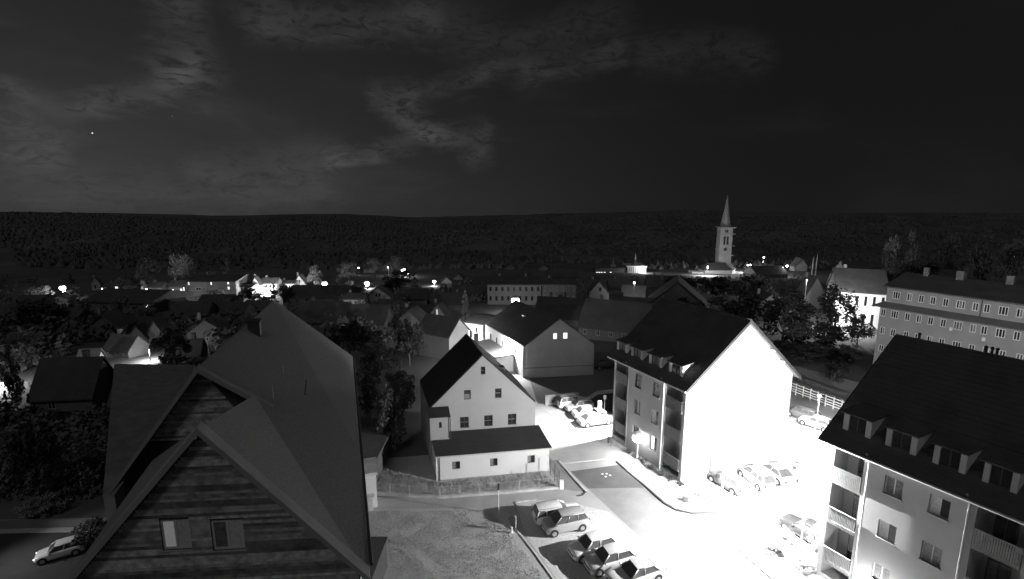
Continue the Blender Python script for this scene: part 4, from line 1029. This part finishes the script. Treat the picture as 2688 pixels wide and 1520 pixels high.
# ------------------------------------------------------------------ vehicles
def make_car(kind, paint):
    S = {'wagon': (4.45, 1.74, 1.48, [.0, .30, .45, .93, .985]), 'hatch': (3.9, 1.68, 1.48, [.0, .27, .42, .86, .97]), 'mpv': (4.0, 1.68, 1.62, [.0, .2, .36, .88, .97]),
         'sedan': (4.5, 1.74, 1.43, [.0, .3, .45, .74, .88]), 'suv': (4.3, 1.8, 1.66, [.0, .27, .4, .9, .975])}[kind]
    L, Wd, H, xs = S; hw = Wd / 2; zbelt = H * .63; zh = H * .58
    t = thing('parked_car', 'car', 'car')
    nz = L / 2
    X = lambda f: nz - f * L                       # f = 0 at the nose
    st = [(0, .62, .30, .56 * zh), (.012, .80, .2, .80 * zh), (.05, .93, .18, .90 * zh), (.14, .985, .17, .96 * zh), (xs[1], 1, .17, 1.04 * zh), (xs[1] + .08, 1, .17, zbelt), (.6, 1, .17, zbelt * 1.02), (.85, .99, .18, zbelt * 1.03),
          (.95, .95, .2, zbelt * 1.03 if kind != 'sedan' else zbelt * .98), (.985, .88, .24, zbelt * .97), (1.0, .72, .34, zbelt * .8)]
    ring = lambda w, b, tp: [(0, b), (.86, b), (.97, b + .1), (1.0, b + (tp - b) * .45), (.985, b + (tp - b) * .75), (.9, tp - .015), (.6, tp + .018), (0, tp + .03)]
    vs, fs = [], []; n = 8; m = 2 * n - 2
    for f, w, b, tp in st:
        rr = ring(w, b, tp); pts = [(y, z) for y, z in rr] + [(-y, z) for y, z in rr[-2:0:-1]]
        for y, z in pts: vs.append((X(f), y * w * hw, z))
    for i in range(len(st) - 1):
        for j in range(m): fs.append((i * m + j, i * m + (j + 1) % m, (i + 1) * m + (j + 1) % m, (i + 1) * m + j))
    fs += [tuple(range(m)), tuple(range((len(st) - 1) * m, len(st) * m))[::-1]]
    body = MB(); body.add(vs, fs)
    # roof and pillars
    A, B, Cc, D = [X(f) for f in xs[1:]]
    zb, zt = zbelt + .0, H; wb, wt = hw * .88, hw * .66
    if kind in ('wagon', 'suv'): wt = hw * .72
    nx = 6; rv = []
    for i in range(nx + 1):
        x = B + (Cc - B) * i / nx; bulge = .09 * math.sin(math.pi * (.15 + .8 * i / nx))
        for y, dz in ((-1, -.05), (-.8, .0), (0, .03), (.8, .0), (1, -.05)): rv.append((x, y * wt, zt + dz - .05 + bulge))
    body.add(rv, [(i * 5 + j, i * 5 + j + 1, (i + 1) * 5 + j + 1, (i + 1) * 5 + j) for i in range(nx) for j in range(4)])
    for s in (-1, 1):
        pA, pB, pC, pD = Vector((A, s * wb, zb)), Vector((B, s * wt, zt - .08)), Vector((Cc, s * wt, zt - .08)), Vector((D, s * wb, zb))
        for p, q in ((pA, pB), (pC, pD), (pB, pC)): body.tube(p, q, .045, 5)
        for f in ((.36, .68) if kind in ('wagon', 'mpv', 'suv') else (.44,)):
            body.tube(pA.lerp(pD, f * 1.0), pB.lerp(pC, f * 1.02), .038, 5)
    bo = body.build('body', paint, t, True)
    g = MB(); g.add([(A, -wb * .86, zb - .0), (A, wb * .86, zb - .0), (B, wt * .9, zt - .06), (B, -wt * .9, zt - .06)], [(0, 1, 2, 3)]); g.build('windscreen', car_glass, t)
    g = MB(); g.add([(D, -wb * .93, zb), (D, wb * .93, zb), (Cc, wt * .95, zt - .06), (Cc, -wt * .95, zt - .06)], [(0, 1, 2, 3)]); g.build('rear_window', car_glass, t)
    for s in (-1, 1):
        pA, pB, pC, pD = Vector((A, s * wb, zb - .03)), Vector((B, s * wt, zt - .08)), Vector((Cc, s * wt, zt - .08)), Vector((D, s * wb, zb - .03))
        cuts = [0, .36, .68, 1] if kind in ('wagon', 'mpv', 'suv') else [0, .44, 1]
        for c0, c1 in zip(cuts, cuts[1:]):
            MB().add([tuple(pA.lerp(pD, c0)), tuple(pA.lerp(pD, c1)), tuple(pB.lerp(pC, c1)), tuple(pB.lerp(pC, c0))], [(0, 1, 2, 3)]).build('side_window', car_glass, t)
        MB().ball((A - .15, s * (hw + .06), zb + .05), .1, 8, 5, .7).build('mirror', paint, t)
        MB().ball((X(.035), s * hw * .66, zh * .72), .15, 8, 5, .55).build('headlight', rim_m, t)
        MB().box(X(.99) - .05, X(.96), s * hw * .72 - .1, s * hw * .72 + .1, zbelt * .66, zbelt * .95).build('tail_light', frame_dark, t)
        for fx in (.17, .81):
            x = X(fx); r = .315
            w = MB(); w.tube((x, s * (hw - .2), r), (x, s * (hw + .012), r), r, 20); wo_ = w.build('wheel', tyre_m, t)
            w = MB(); w.tube((x, s * (hw - .02), r), (x, s * (hw + .022), r), r * .62, 14)
            for a in range(5):
                th = a * 1.2566; w.tube((x, s * (hw + .025), r), (x + math.cos(th) * r * .6, s * (hw + .025), r + math.sin(th) * r * .6), .03, 4)
            w.build('rim', rim_m, wo_)
            w = MB(); w.tube((x, s * (hw - .05), r + .02), (x, s * (hw + .004), r + .02), r + .055, 20); w.build('wheel_arch', tyre_m, t)
    MB().box(X(0) - .02, X(0) + .015, -.26, .26, .36, .47).build('number_plate', metal_white, t)
    MB().box(X(0) - .08, X(0) + .005, -.45, .45, .50, .60).build('grille', tyre_m, t)
    MB().box(X(.02), X(0) + .01, -hw * .7, hw * .7, .2, .3).build('bumper_inlet', tyre_m, t)
    if kind in ('wagon', 'suv'):
        for s in (-1, 1): MB().path([(B - .1, s * wt * .88, zt + .03), (Cc + .1, s * wt * .88, zt + .03)], .02, 5).build('roof_rail', metal_dark, t)
    return t


CARS = {}


def car(kind, shade, label, f, r, near=1, group=None, z=0.03):
    """f, r: where the near side front and rear wheels meet the ground in the photograph"""
    key = (kind, shade)
    if key not in CARS:
        CARS[key] = make_car(kind, carpaint('paint_%s' % shade, {'white': .72, 'silver': .4, 'grey': .16, 'black': .035, 'pale': .55, 'snow': .85}[shade])); t = CARS[key]
    else: t = copy_tree(CARS[key])
    F, Q = at(*f, 0), at(*r, 0); d = (F - Q); d.z = 0; d.normalize()
    c = (F + Q) / 2; nrm = Vector((-d.y, d.x, 0))
    if nrm.y < 0: nrm = -nrm
    c = c + nrm * .85
    t.location = (c.x, c.y, z); t.rotation_euler = (0, 0, math.atan2(d.y, d.x))
    t['label'] = label; t['group'] = group or 'cars parked around the apartment houses'
    if not group: pass
    return t


car('wagon', 'white', 'white estate car at the top of the left parking row', (1508, 1372), (1436, 1384))
car('mpv', 'silver', 'grey tall hatchback facing the lawn, second in the left row', (1456, 1412), (1531, 1396))
car('hatch', 'white', 'white hatchback facing the lawn, third in the left row', (1526, 1482), (1608, 1458))
car('hatch', 'pale', 'pale sloping car facing the lawn, fourth in the left row', (1570, 1518), (1655, 1494))
car('sedan', 'pale', 'pale car cut by the bottom edge, last in the left row', (1640, 1560), (1730, 1530))
car('suv', 'white', 'white off-roader next to the dark bush, first of the row of four', (1532, 1069), (1483, 1076))
car('hatch', 'silver', 'silver hatchback behind the white off-roader', (1506, 1086), (1548, 1079))
car('sedan', 'pale', 'pale saloon, third of the row of four by the middle block', (1581, 1097), (1524, 1104))
car('sedan', 'silver', 'silver saloon nearest in the row of four, beside the sign posts', (1598, 1117), (1540, 1125))
car('hatch', 'grey', 'grey small car nosed up to the floodlit gable, leftmost there', (1876, 1272), (1911, 1294))
car('mpv', 'silver', 'light car between the two others before the floodlit gable', (1948, 1256), (1983, 1285))
car('sedan', 'silver', 'long silver car rightmost before the floodlit gable', (1992, 1238), (2036, 1271))
car('wagon', 'black', 'dark car standing at the corner of the right block', (2085, 1408), (2120, 1430))
car('hatch', 'white', 'white hatchback in the back lot beside the lamp post', (2118, 1121), (2150, 1132))
car('mpv', 'grey', 'dark car behind the white hatchback in the back lot', (2085, 1098), (2112, 1108))
car('sedan', 'grey', 'dark car half hidden by the right block roof', (2158, 1128), (2190, 1138))
sc_car = car('hatch', 'snow', 'small light car driving on the street at left with headlights on', (127, 1483), (186, 1466), group='cars on the streets')
sc_car.name = 'moving_car'; sc_car.scale = (.8, .8, .8)
for o in list(sc_car.children):
    if o.name.startswith('headlight'): o.data = o.data.copy(); o.data.materials[0] = bulb_m
car('sedan', 'black', 'dark car parked in the shade right of the two window gable', (1612, 968), (1575, 972), group='cars on the streets')
car('hatch', 'grey', 'grey car standing at the lit back yard wall', (1262, 884), (1290, 880), group='cars on the streets')


# ------------------------------------------------------------------ street furniture
def street_lamp(label, head, ground=None, Y=None, h=None, power=3000., r=.22, spot=None, style='post', glow=bulb_m, grp='street lamps of the town'):
    """head: px of the lamp head"""
    if Y: p = at_y(*head, Y); gz = T(p.x, p.y); H = p.z - gz
    elif ground is not None: p = Vector((*ground, 0)); gz = T(*ground); H = h
    H = max(H, 2.); LAMPS.append((p.x, p.y))
    if Y and Y > 90 and r > .5: r *= .68
    t = thing('street_lamp', label, 'street lamp', (p.x, p.y, gz), 0, grp)
    MB().tube((0, 0, 0), (0, 0, H - r), .075 if H > 4 else .05, 8, .045).tube((0, 0, 0), (0, 0, .5), .11, 8).build('pole', metal_white if style != 'dark' else metal_m, t)
    MB().tube((0, 0, H + r * .75), (0, 0, H + r * 1.15), r * 1.05, 10, r * .5).build('cap', metal_m, t)
    MB().ball((0, 0, H), r, 12, 8, .8).build('globe', glow, t)  # large globes: the lamp's bloom is put into their size
    ld = bpy.data.lights.new('bulb', 'SPOT' if spot else 'POINT'); ld.energy = power; ld.shadow_soft_size = .12
    lo = bpy.data.objects.new('bulb', ld); COL.objects.link(lo); lo.parent = t
    lo.location = (0, 0, H - r - .25) if not spot else (0, 0, H)
    if spot:
        d, ang, bl = spot; lo.rotation_euler = Vector(d).to_track_quat('-Z', 'Y').to_euler(); ld.spot_size = R(ang); ld.spot_blend = bl
        lo.location = Vector((0, 0, H)) + Vector(d).normalized() * (r + .15)
    return t


az_ = R(-24)
main_lamp = street_lamp('tall lamp at the corner of the right block lighting the parking lot', None, (22.5, 34.75), h=8.0, power=42000, r=.16)
# added curved plate blocking that lamp's light from the near boarded house
mb = MB(); nn = 20; rr = .17; zb_ = 8.0 - .16 - .25
arc = [R(-66.5) - R(88) * i / nn for i in range(nn + 1)]
for r_ in (rr, rr + .012): mb.v += [(math.sin(a) * r_, math.cos(a) * r_, z) for a in arc for z in (zb_ + .004, zb_ + .30)]
k_ = 2 * (nn + 1)
for o_ in (0, k_): mb.f += [(o_ + 2 * i, o_ + 2 * i + 2, o_ + 2 * i + 3, o_ + 2 * i + 1) for i in range(nn)]
for e_ in (0, 1): mb.f += [(2 * i + e_, 2 * i + 2 + e_, k_ + 2 * i + 2 + e_, k_ + 2 * i + e_) for i in range(nn)]
mb.f += [(0, 1, k_ + 1, k_), (2 * nn, 2 * nn + 1, k_ + 2 * nn + 1, k_ + 2 * nn)]
mb.build('light_blocker', metal_white, main_lamp)
for o in main_lamp.children:
    if o.type == 'LIGHT': o.data.shadow_soft_size = .014
    if o.type == 'LIGHT' or o.name.startswith(('globe', 'cap', 'light_blocker')): o.location.x -= .75; o.location.y += .55
MB().tube((0, 0, 7.8), (-.75, .55, 8.12), .04).build('arm', metal_white, main_lamp)
street_lamp('lamp standing on the corner before the floodlit gable', None, (20.4, 44.3), h=4.2, power=2600, r=.1, spot=((.6, -.9, -.9), 150, .4))
street_lamp('glaring low lamp in front of the middle block windows', (1675, 1150), Y=50.4, power=900, r=.62, spot=((-.75, -.25, -.55), 150, .5))
tree('wide dark shrubbery between the villa and the white rails, left clump', 2110, 985, 190, 90, 'bush', 1, Y=86, cat='bush')
tree('wide dark shrubbery behind the floodlit gable, low clump', 2020, 1000, 180, 110, 'bush', 1, Y=84, cat='bush')
tree('dark thicket beneath the black spiky tree', 2150, 930, 150, 90, 'bush', 1, Y=94, cat='bush')
street_lamp('lamp post of the back lot right of the floodlit gable', None, (35.5, 54.6), h=5.6, power=11000, r=.2, spot=((0, 0, -1), 150, .3))
street_lamp('lamp lighting the far end of the left parking area', None, (13.3, 56.2), h=6.4, power=24000, r=.12, spot=((-.5, -.3, -1), 132, .3))
street_lamp('lamp hidden behind the central roof lighting the alley wall', None, (-1.2, 79.), h=4.6, power=9000, r=.16)
street_lamp('lamp of the lit back yard beyond the central roof', None, (-9.5, 92.), h=4.4, power=9000, r=.16)
street_lamp('star bright street lamp above the two window house', (1353, 789), Y=138, power=2772, r=1.7, grp='street lamps of the town')
street_lamp('bright lamp at the far left above a small gable', (164, 756), Y=158, power=2640, r=1.25)
street_lamp('blinding lamp right of the floodlit far houses', (852, 745), Y=205, power=4620, r=1.5)
street_lamp('blinding lamp behind the long low dark roof', (963, 745), Y=205, power=5280, r=1.6)
street_lamp('uphill lamp, upper and larger of the pair', (1058, 708), Y=270, power=5280, r=1.7)
street_lamp('uphill lamp, lower and smaller of the pair', (1070, 722), Y=262, power=1320, r=1.0)
street_lamp('single hanging lamp above the dark centre roofs', (1140, 740), Y=215, power=1980, r=1.05)
street_lamp('floodlight glare at the far house wall', (698, 760), Y=180, power=16000, r=1.6)
street_lamp('smaller lamp left of the floodlight glare', (664, 766), Y=168, power=2887, r=.75)
street_lamp('lamp glare at the foot of the far bright terrace', (768, 754), Y=178, power=9000, r=.7)
street_lamp('small lamp at the wall of the pale house', (903, 808), Y=134, power=1650, r=.6)
street_lamp('garden lamp dot left of the near ridge', (441, 809), Y=150, power=198, r=.45)
street_lamp('smaller garden lamp dot right of the first', (481, 815), Y=146, power=132, r=.33)
street_lamp('lamp at the lit doorway on the left', (452, 763), Y=166, power=1650, r=.5)
street_lamp('lamp hidden beside the bright narrow wall', (384, 760), Y=164, power=1650, r=.35)
street_lamp('lamp beyond the left edge lighting the fence', (-30, 975), Y=70, power=2600, r=.2)
street_lamp('lamp behind the bushes by the floodlit corner', (236, 978), Y=69.5, power=900, r=.06)
street_lamp('small lamp before the steep lit gable, far left', (268, 758), Y=176, power=1500, r=.2)
street_lamp('small lamp before the house with lit lower windows', (322, 760), Y=176, power=1500, r=.2)
street_lamp('lamp dimly lighting the twin gables', (392, 925), Y=84, power=2200, r=.08)
street_lamp('lamp beside the villa behind the black tree', (2212, 805), Y=111, power=18000, r=.2)
street_lamp('lamp at the grey gabled house, upper right', (2118, 735), Y=135, power=3300, r=.16)
street_lamp('church floodlight lamp right of the tower', (1972, 704), Y=297, power=52000, r=.3)
street_lamp('lamp before the church nave', (1858, 700), Y=272, power=15000, r=.25)
street_lamp('lamp before the town hall', (1690, 708), Y=292, power=5280, r=.4)
street_lamp('far lamp dot right of the church, brightest', (2005, 676), Y=300, power=70, r=.7)
street_lamp('far paired lamp dot beside the nave', (1963, 696), Y=290, power=33, r=.6)
street_lamp('far paired lamp dot, right twin', (1970, 695), Y=290, power=66, r=.6)
street_lamp('far lamp beside the curved gable, left', (2053, 703), Y=270, power=825, r=.9)
street_lamp('far lamp beside the curved gable, right', (2066, 698), Y=262, power=825, r=.8)
street_lamp('lonely far lamp above the long grey block', (2552, 717), Y=170, power=264, r=.4)
street_lamp('tiny lamp at the far right slope', (2660, 673), Y=260, power=99, r=.55)
street_lamp('lamp lighting the slanting verge house', (1665, 742), Y=158, power=1980, r=.3)
street_lamp('small hillside lamp beside the uphill pair', (1019, 702), Y=275, power=297, r=.6)
street_lamp('small hillside lamp far left of the pair', (941, 703), Y=275, power=165, r=.4)
street_lamp('added unseen lamp beyond the left edge brightening the moving car', None, (-43., 32.5), h=6.5, power=1500, r=.15, spot=((.75, .25, -.62), 80, 1.0))  # made-up lamp out of view, put in to brighten the car
# porch light on the right block
pl_ = Vector(tR.matrix_basis @ Vector(PR(LR - 4.6, -.35, 1.5)))
wl = thing('wall_lamp', 'porch lamp low on the long wall of the right block', 'lamp', tuple(pl_))
MB().ball((0, 0, 0), .12).build('globe', bulb_m, wl)
ld = bpy.data.lights.new('bulb', 'POINT'); ld.energy = 330; ld.shadow_soft_size = .1
lo = bpy.data.objects.new('bulb', ld); COL.objects.link(lo); lo.parent = wl; lo.location = (-.3, 0, .3)


# dark hedges, bushes and orchard trees that run together between the unlit houses
def gardens():
    rnd = random.Random(21); mb = MB(); made = 0
    for i in range(4200):
        px, py = rnd.uniform(-60, 2300), rnd.uniform(742, 1300)
        if py > 800 + 300 * (px < 900) + 60 * (px > 1800) and not (px < 1080 and py < 1180 and px > 880) and not px < 290: continue
        if 320 < px < 450 and 835 < py < 960 or 195 < px < 275 and 910 < py < 1010 or 90 < px < 245 and 940 < py < 1130 or 870 < px < 1110 and py > 900: continue
        p = at(px, py)
        if any((p.x - a) ** 2 + (p.y - b) ** 2 < (9 + .02 * p.y) ** 2 for a, b in LAMPS): continue
        if p.y > 300 or rnd.random() > .55: continue
        w = rnd.uniform(1.2, 3.6); h = rnd.uniform(1.5, 5.5) * (1 if p.y > 80 else .6); made += 1
        for k in range(46 if p.y > 80 else 110):
            d = Vector((rnd.gauss(0, 1), rnd.gauss(0, 1), rnd.gauss(0, 1))).normalized() * rnd.random() ** .4
            c = Vector((p.x + d.x * w, p.y + d.y * w, p.z + h * (.5 + .5 * d.z))); a = Vector((rnd.gauss(0, 1), rnd.gauss(0, 1), rnd.gauss(0, .6))).normalized(); b = a.orthogonal(); sz = rnd.uniform(.25, .55) * min(1, p.y / 95)
            mb.add([tuple(c - a * sz - b * sz * .5), tuple(c + a * sz - b * sz * .5), tuple(c + b * sz)], [(0, 1, 2)])
    tag(mb.build('garden_greenery', mat('greenery', .15, .9, .3, .6)), 'dark bushes and orchard trees running together between the unlit houses', 'greenery', None, 'stuff')


gardens()
woods()


def sign_post(label, base, h, plate, m_plate=metal_dark, face=0., kind='rect', m_pole=metal_white):
    p = at(*base, 0)
    t = thing('sign_post', label, 'sign', (p.x, p.y, 0), face, 'sign posts')
    MB().tube((0, 0, 0), (0, 0, h), .04, 8).build('pole', m_pole, t)
    w, hh, zc = plate
    if kind == 'round': MB().tube((0, -.05, zc), (0, -.03, zc), w / 2, 18).build('plate', m_plate, t)
    else: MB().box(-w / 2, w / 2, -.06, -.03, zc - hh / 2, zc + hh / 2).build('plate', m_plate, t)
    return t


sign_post('tall sign post with a narrow dark plate at the lawn corner', (1309, 1350), 3.1, (.16, .65, 2.75))
sign_post('bright paddle shaped sign between the saloons', (1573, 1105), 2.7, (.45, 1.1, 2.2), metal_white)
sign_post('thinner dim sign post behind the paddle sign', (1586, 1088), 2.6, (.35, .6, 2.4), metal_m, m_pole=metal_m)
sign_post('white post in front of the small grey car', (1893, 1287), 1.7, (.3, .3, 1.5), metal_white)
p = at(1343, 1399, 0)
t = thing('ticket_post', 'small white post carrying a dark round faced plate at the lawn edge', 'post', (p.x, p.y, 0))
MB().tube((0, 0, 0), (0, 0, .55), .09, 8).box(-.16, .16, -.16, .16, 0, .08).build('base', metal_white, t)
MB().tube((.35, .35, 0), (.35, .35, 1.35), .035, 6).build('pole', metal_white, t)
MB().tube((.05, .32, 1.05), (.05, .29, 1.05), .3, 16).build('plate', metal_dark, t)
p = at(1598, 1172, 0)
t = thing('litter_bin', 'grey litter bin on a post in the bright part of the lot', 'bin', (p.x, p.y, 0))
MB().tube((0, 0, .5), (0, 0, 1.15), .18, 12, .2).build('container', frame_dark, t)
MB().tube((.22, 0, 0), (.22, 0, 1.2), .03, 6).build('post', metal_dark, t)


def wire_fence(label, pts, h, m=metal_m, gap=2.0, base=None, mesh=True):
    P = [at(px, py, 0) for px, py in pts]
    t = thing('wire_fence', label, 'fence', tuple(P[0]))
    o = P[0]; wires = MB(); first = True
    for p, q in zip(P, P[1:]):
        d = q - p; n = max(1, round(d.length / gap))
        for i in range(n + (q is P[-1])):
            c = p + d * i / n - o; MB().tube((c.x, c.y, 0), (c.x, c.y, h), .03, 6).build('fence_post', m, t)
        a, b = p - o, q - o
        for z in (h - .03, h * .5, .12): wires.tube((a.x, a.y, z), (b.x, b.y, z), .012, 4)
        if mesh:
            L = d.length; k = int(L / .3); u = d.normalized()
            for i in range(k):
                for s in (1, -1):
                    p0 = a + u * (i * .3 + (0 if s > 0 else .3)); p1 = a + u * (i * .3 + (.3 if s > 0 else 0))
                    for j in range(int(h / .3)): wires.tube((p0.x, p0.y, .1 + j * .3), (p1.x, p1.y, .1 + (j + 1) * .3), .004, 3)
        if base:
            nn = Vector((-d.y, d.x, 0)).normalized() * .12
            MB().add([(a.x - nn.x, a.y - nn.y, 0), (b.x - nn.x, b.y - nn.y, 0), (b.x + nn.x, b.y + nn.y, 0), (a.x + nn.x, a.y + nn.y, 0), (a.x - nn.x, a.y - nn.y, base), (b.x - nn.x, b.y - nn.y, base), (b.x + nn.x, b.y + nn.y, base), (a.x + nn.x, a.y + nn.y, base)],
                     [(4, 5, 6, 7), (0, 1, 5, 4), (1, 2, 6, 5), (2, 3, 7, 6), (3, 0, 4, 7)]).build('footing', concrete_m, t)
    wires.build('wire_mesh', m, t)['kind'] = 'stuff'
    return t


wire_fence('wire fence on a pale footing in front of the white annex', [(975, 1294), (1075, 1306), (1155, 1308), (1310, 1296), (1466, 1283)], 1.2, base=.22)
wire_fence('framed wire gate side fence at the right of the annex', [(1434, 1232), (1468, 1282)], 1.9, metal_dark, 1.4)
tag(MB().box(-.2, .2, -.15, .15, 0, .9).build('gate_post', metal_white), 'short white gate post at the end of the wire fence', 'post').location = at(1474, 1283, 0)
# white rails behind the blocks
A0, A1 = at(2070, 1030, 0), at(2300, 1118, 0)
t = thing('rail_fence', 'white horizontal rail fence behind the back lot', 'fence', tuple(A0)); d = A1 - A0
for i in range(12):
    c = d * i / 11; MB().box(c.x - .06, c.x + .06, c.y - .06, c.y + .06, 0, 1.75).build('post', metal_white, t)
for z in (.5, .85, 1.2, 1.6): MB().slab([(0, -.03, z), (d.x, d.y - .03, z), (d.x, d.y + .03, z), (0, .03, z)], .13).build('rail', metal_white, t)
sheet('embankment', [A0 + Vector((-1, .4, 0)), A1 + Vector((0, .4, 0)), A1 + Vector((10, 12, 0)), A0 + Vector((3, 18, 0))], .04, grass_m)
# low walls by the two-window house
def low_wall(label, pts, h, w=.25, m=concrete_m):
    P = [at(px, py, 0) for px, py in pts]; o = P[0]; mb = MB()
    for p, q in zip(P, P[1:]):
        d = (q - p).normalized(); n = Vector((-d.y, d.x, 0)) * w / 2; a, b = p - o, q - o
        mb.add([(*(a - n).xy, 0), (*(b - n).xy, 0), (*(b + n).xy, 0), (*(a + n).xy, 0), (*(a - n).xy, h), (*(b - n).xy, h), (*(b + n).xy, h), (*(a + n).xy, h)], [(4, 5, 6, 7), (0, 1, 5, 4), (1, 2, 6, 5), (2, 3, 7, 6), (3, 0, 4, 7)])
    tag(mb.build('low_wall', m), label, 'wall').location = o


low_wall('low pale wall under the two window gable', [(1431, 1064), (1518, 1057)], 1.5, .3, plaster_grey)
low_wall('bent pale coping wall climbing beside the four cars', [(1530, 1062), (1568, 1036), (1625, 1030)], .55, .25)
sheet('bank', A_((1520, 1060), (1566, 1034), (1640, 1028), (1640, 1090), (1600, 1090)), .06, mat('ivy', .06, .9, 2, .5, .6, 14))
low_wall('bright garden wall at the left edge beside the columnar tree', [(-60, 1022), (20, 1020), (78, 1018)], .9, .3, plaster_m)
sheet('lit_street', [at(-200, 1095, 0), at(40, 1050, 0), at(60, 1022, 0), at(-200, 1015, 0)], .03, asphalt_m)
low_wall('long pale retaining wall along the left street', [(-60, 1390), (120, 1384), (300, 1380)], .7, .3, plaster_dim)
# drain covers on the dark driveway
p = at(1590, 1252, 0)
for i, (dx, dy) in enumerate(((0, 0), (.5, .25), (.2, .55), (-.25, .5))):
    tag(MB().tube((0, 0, .03), (0, 0, .045), .13, 14).build('patch', metal_white), ['nearest of the four pale spots on the dark driveway', 'rightmost pale spot on the dark driveway', 'farthest pale spot on the dark driveway', 'leftmost pale spot on the dark driveway'][i], 'patch', 'pale spots on the driveway').location = (p.x + dx, p.y + dy, 0)
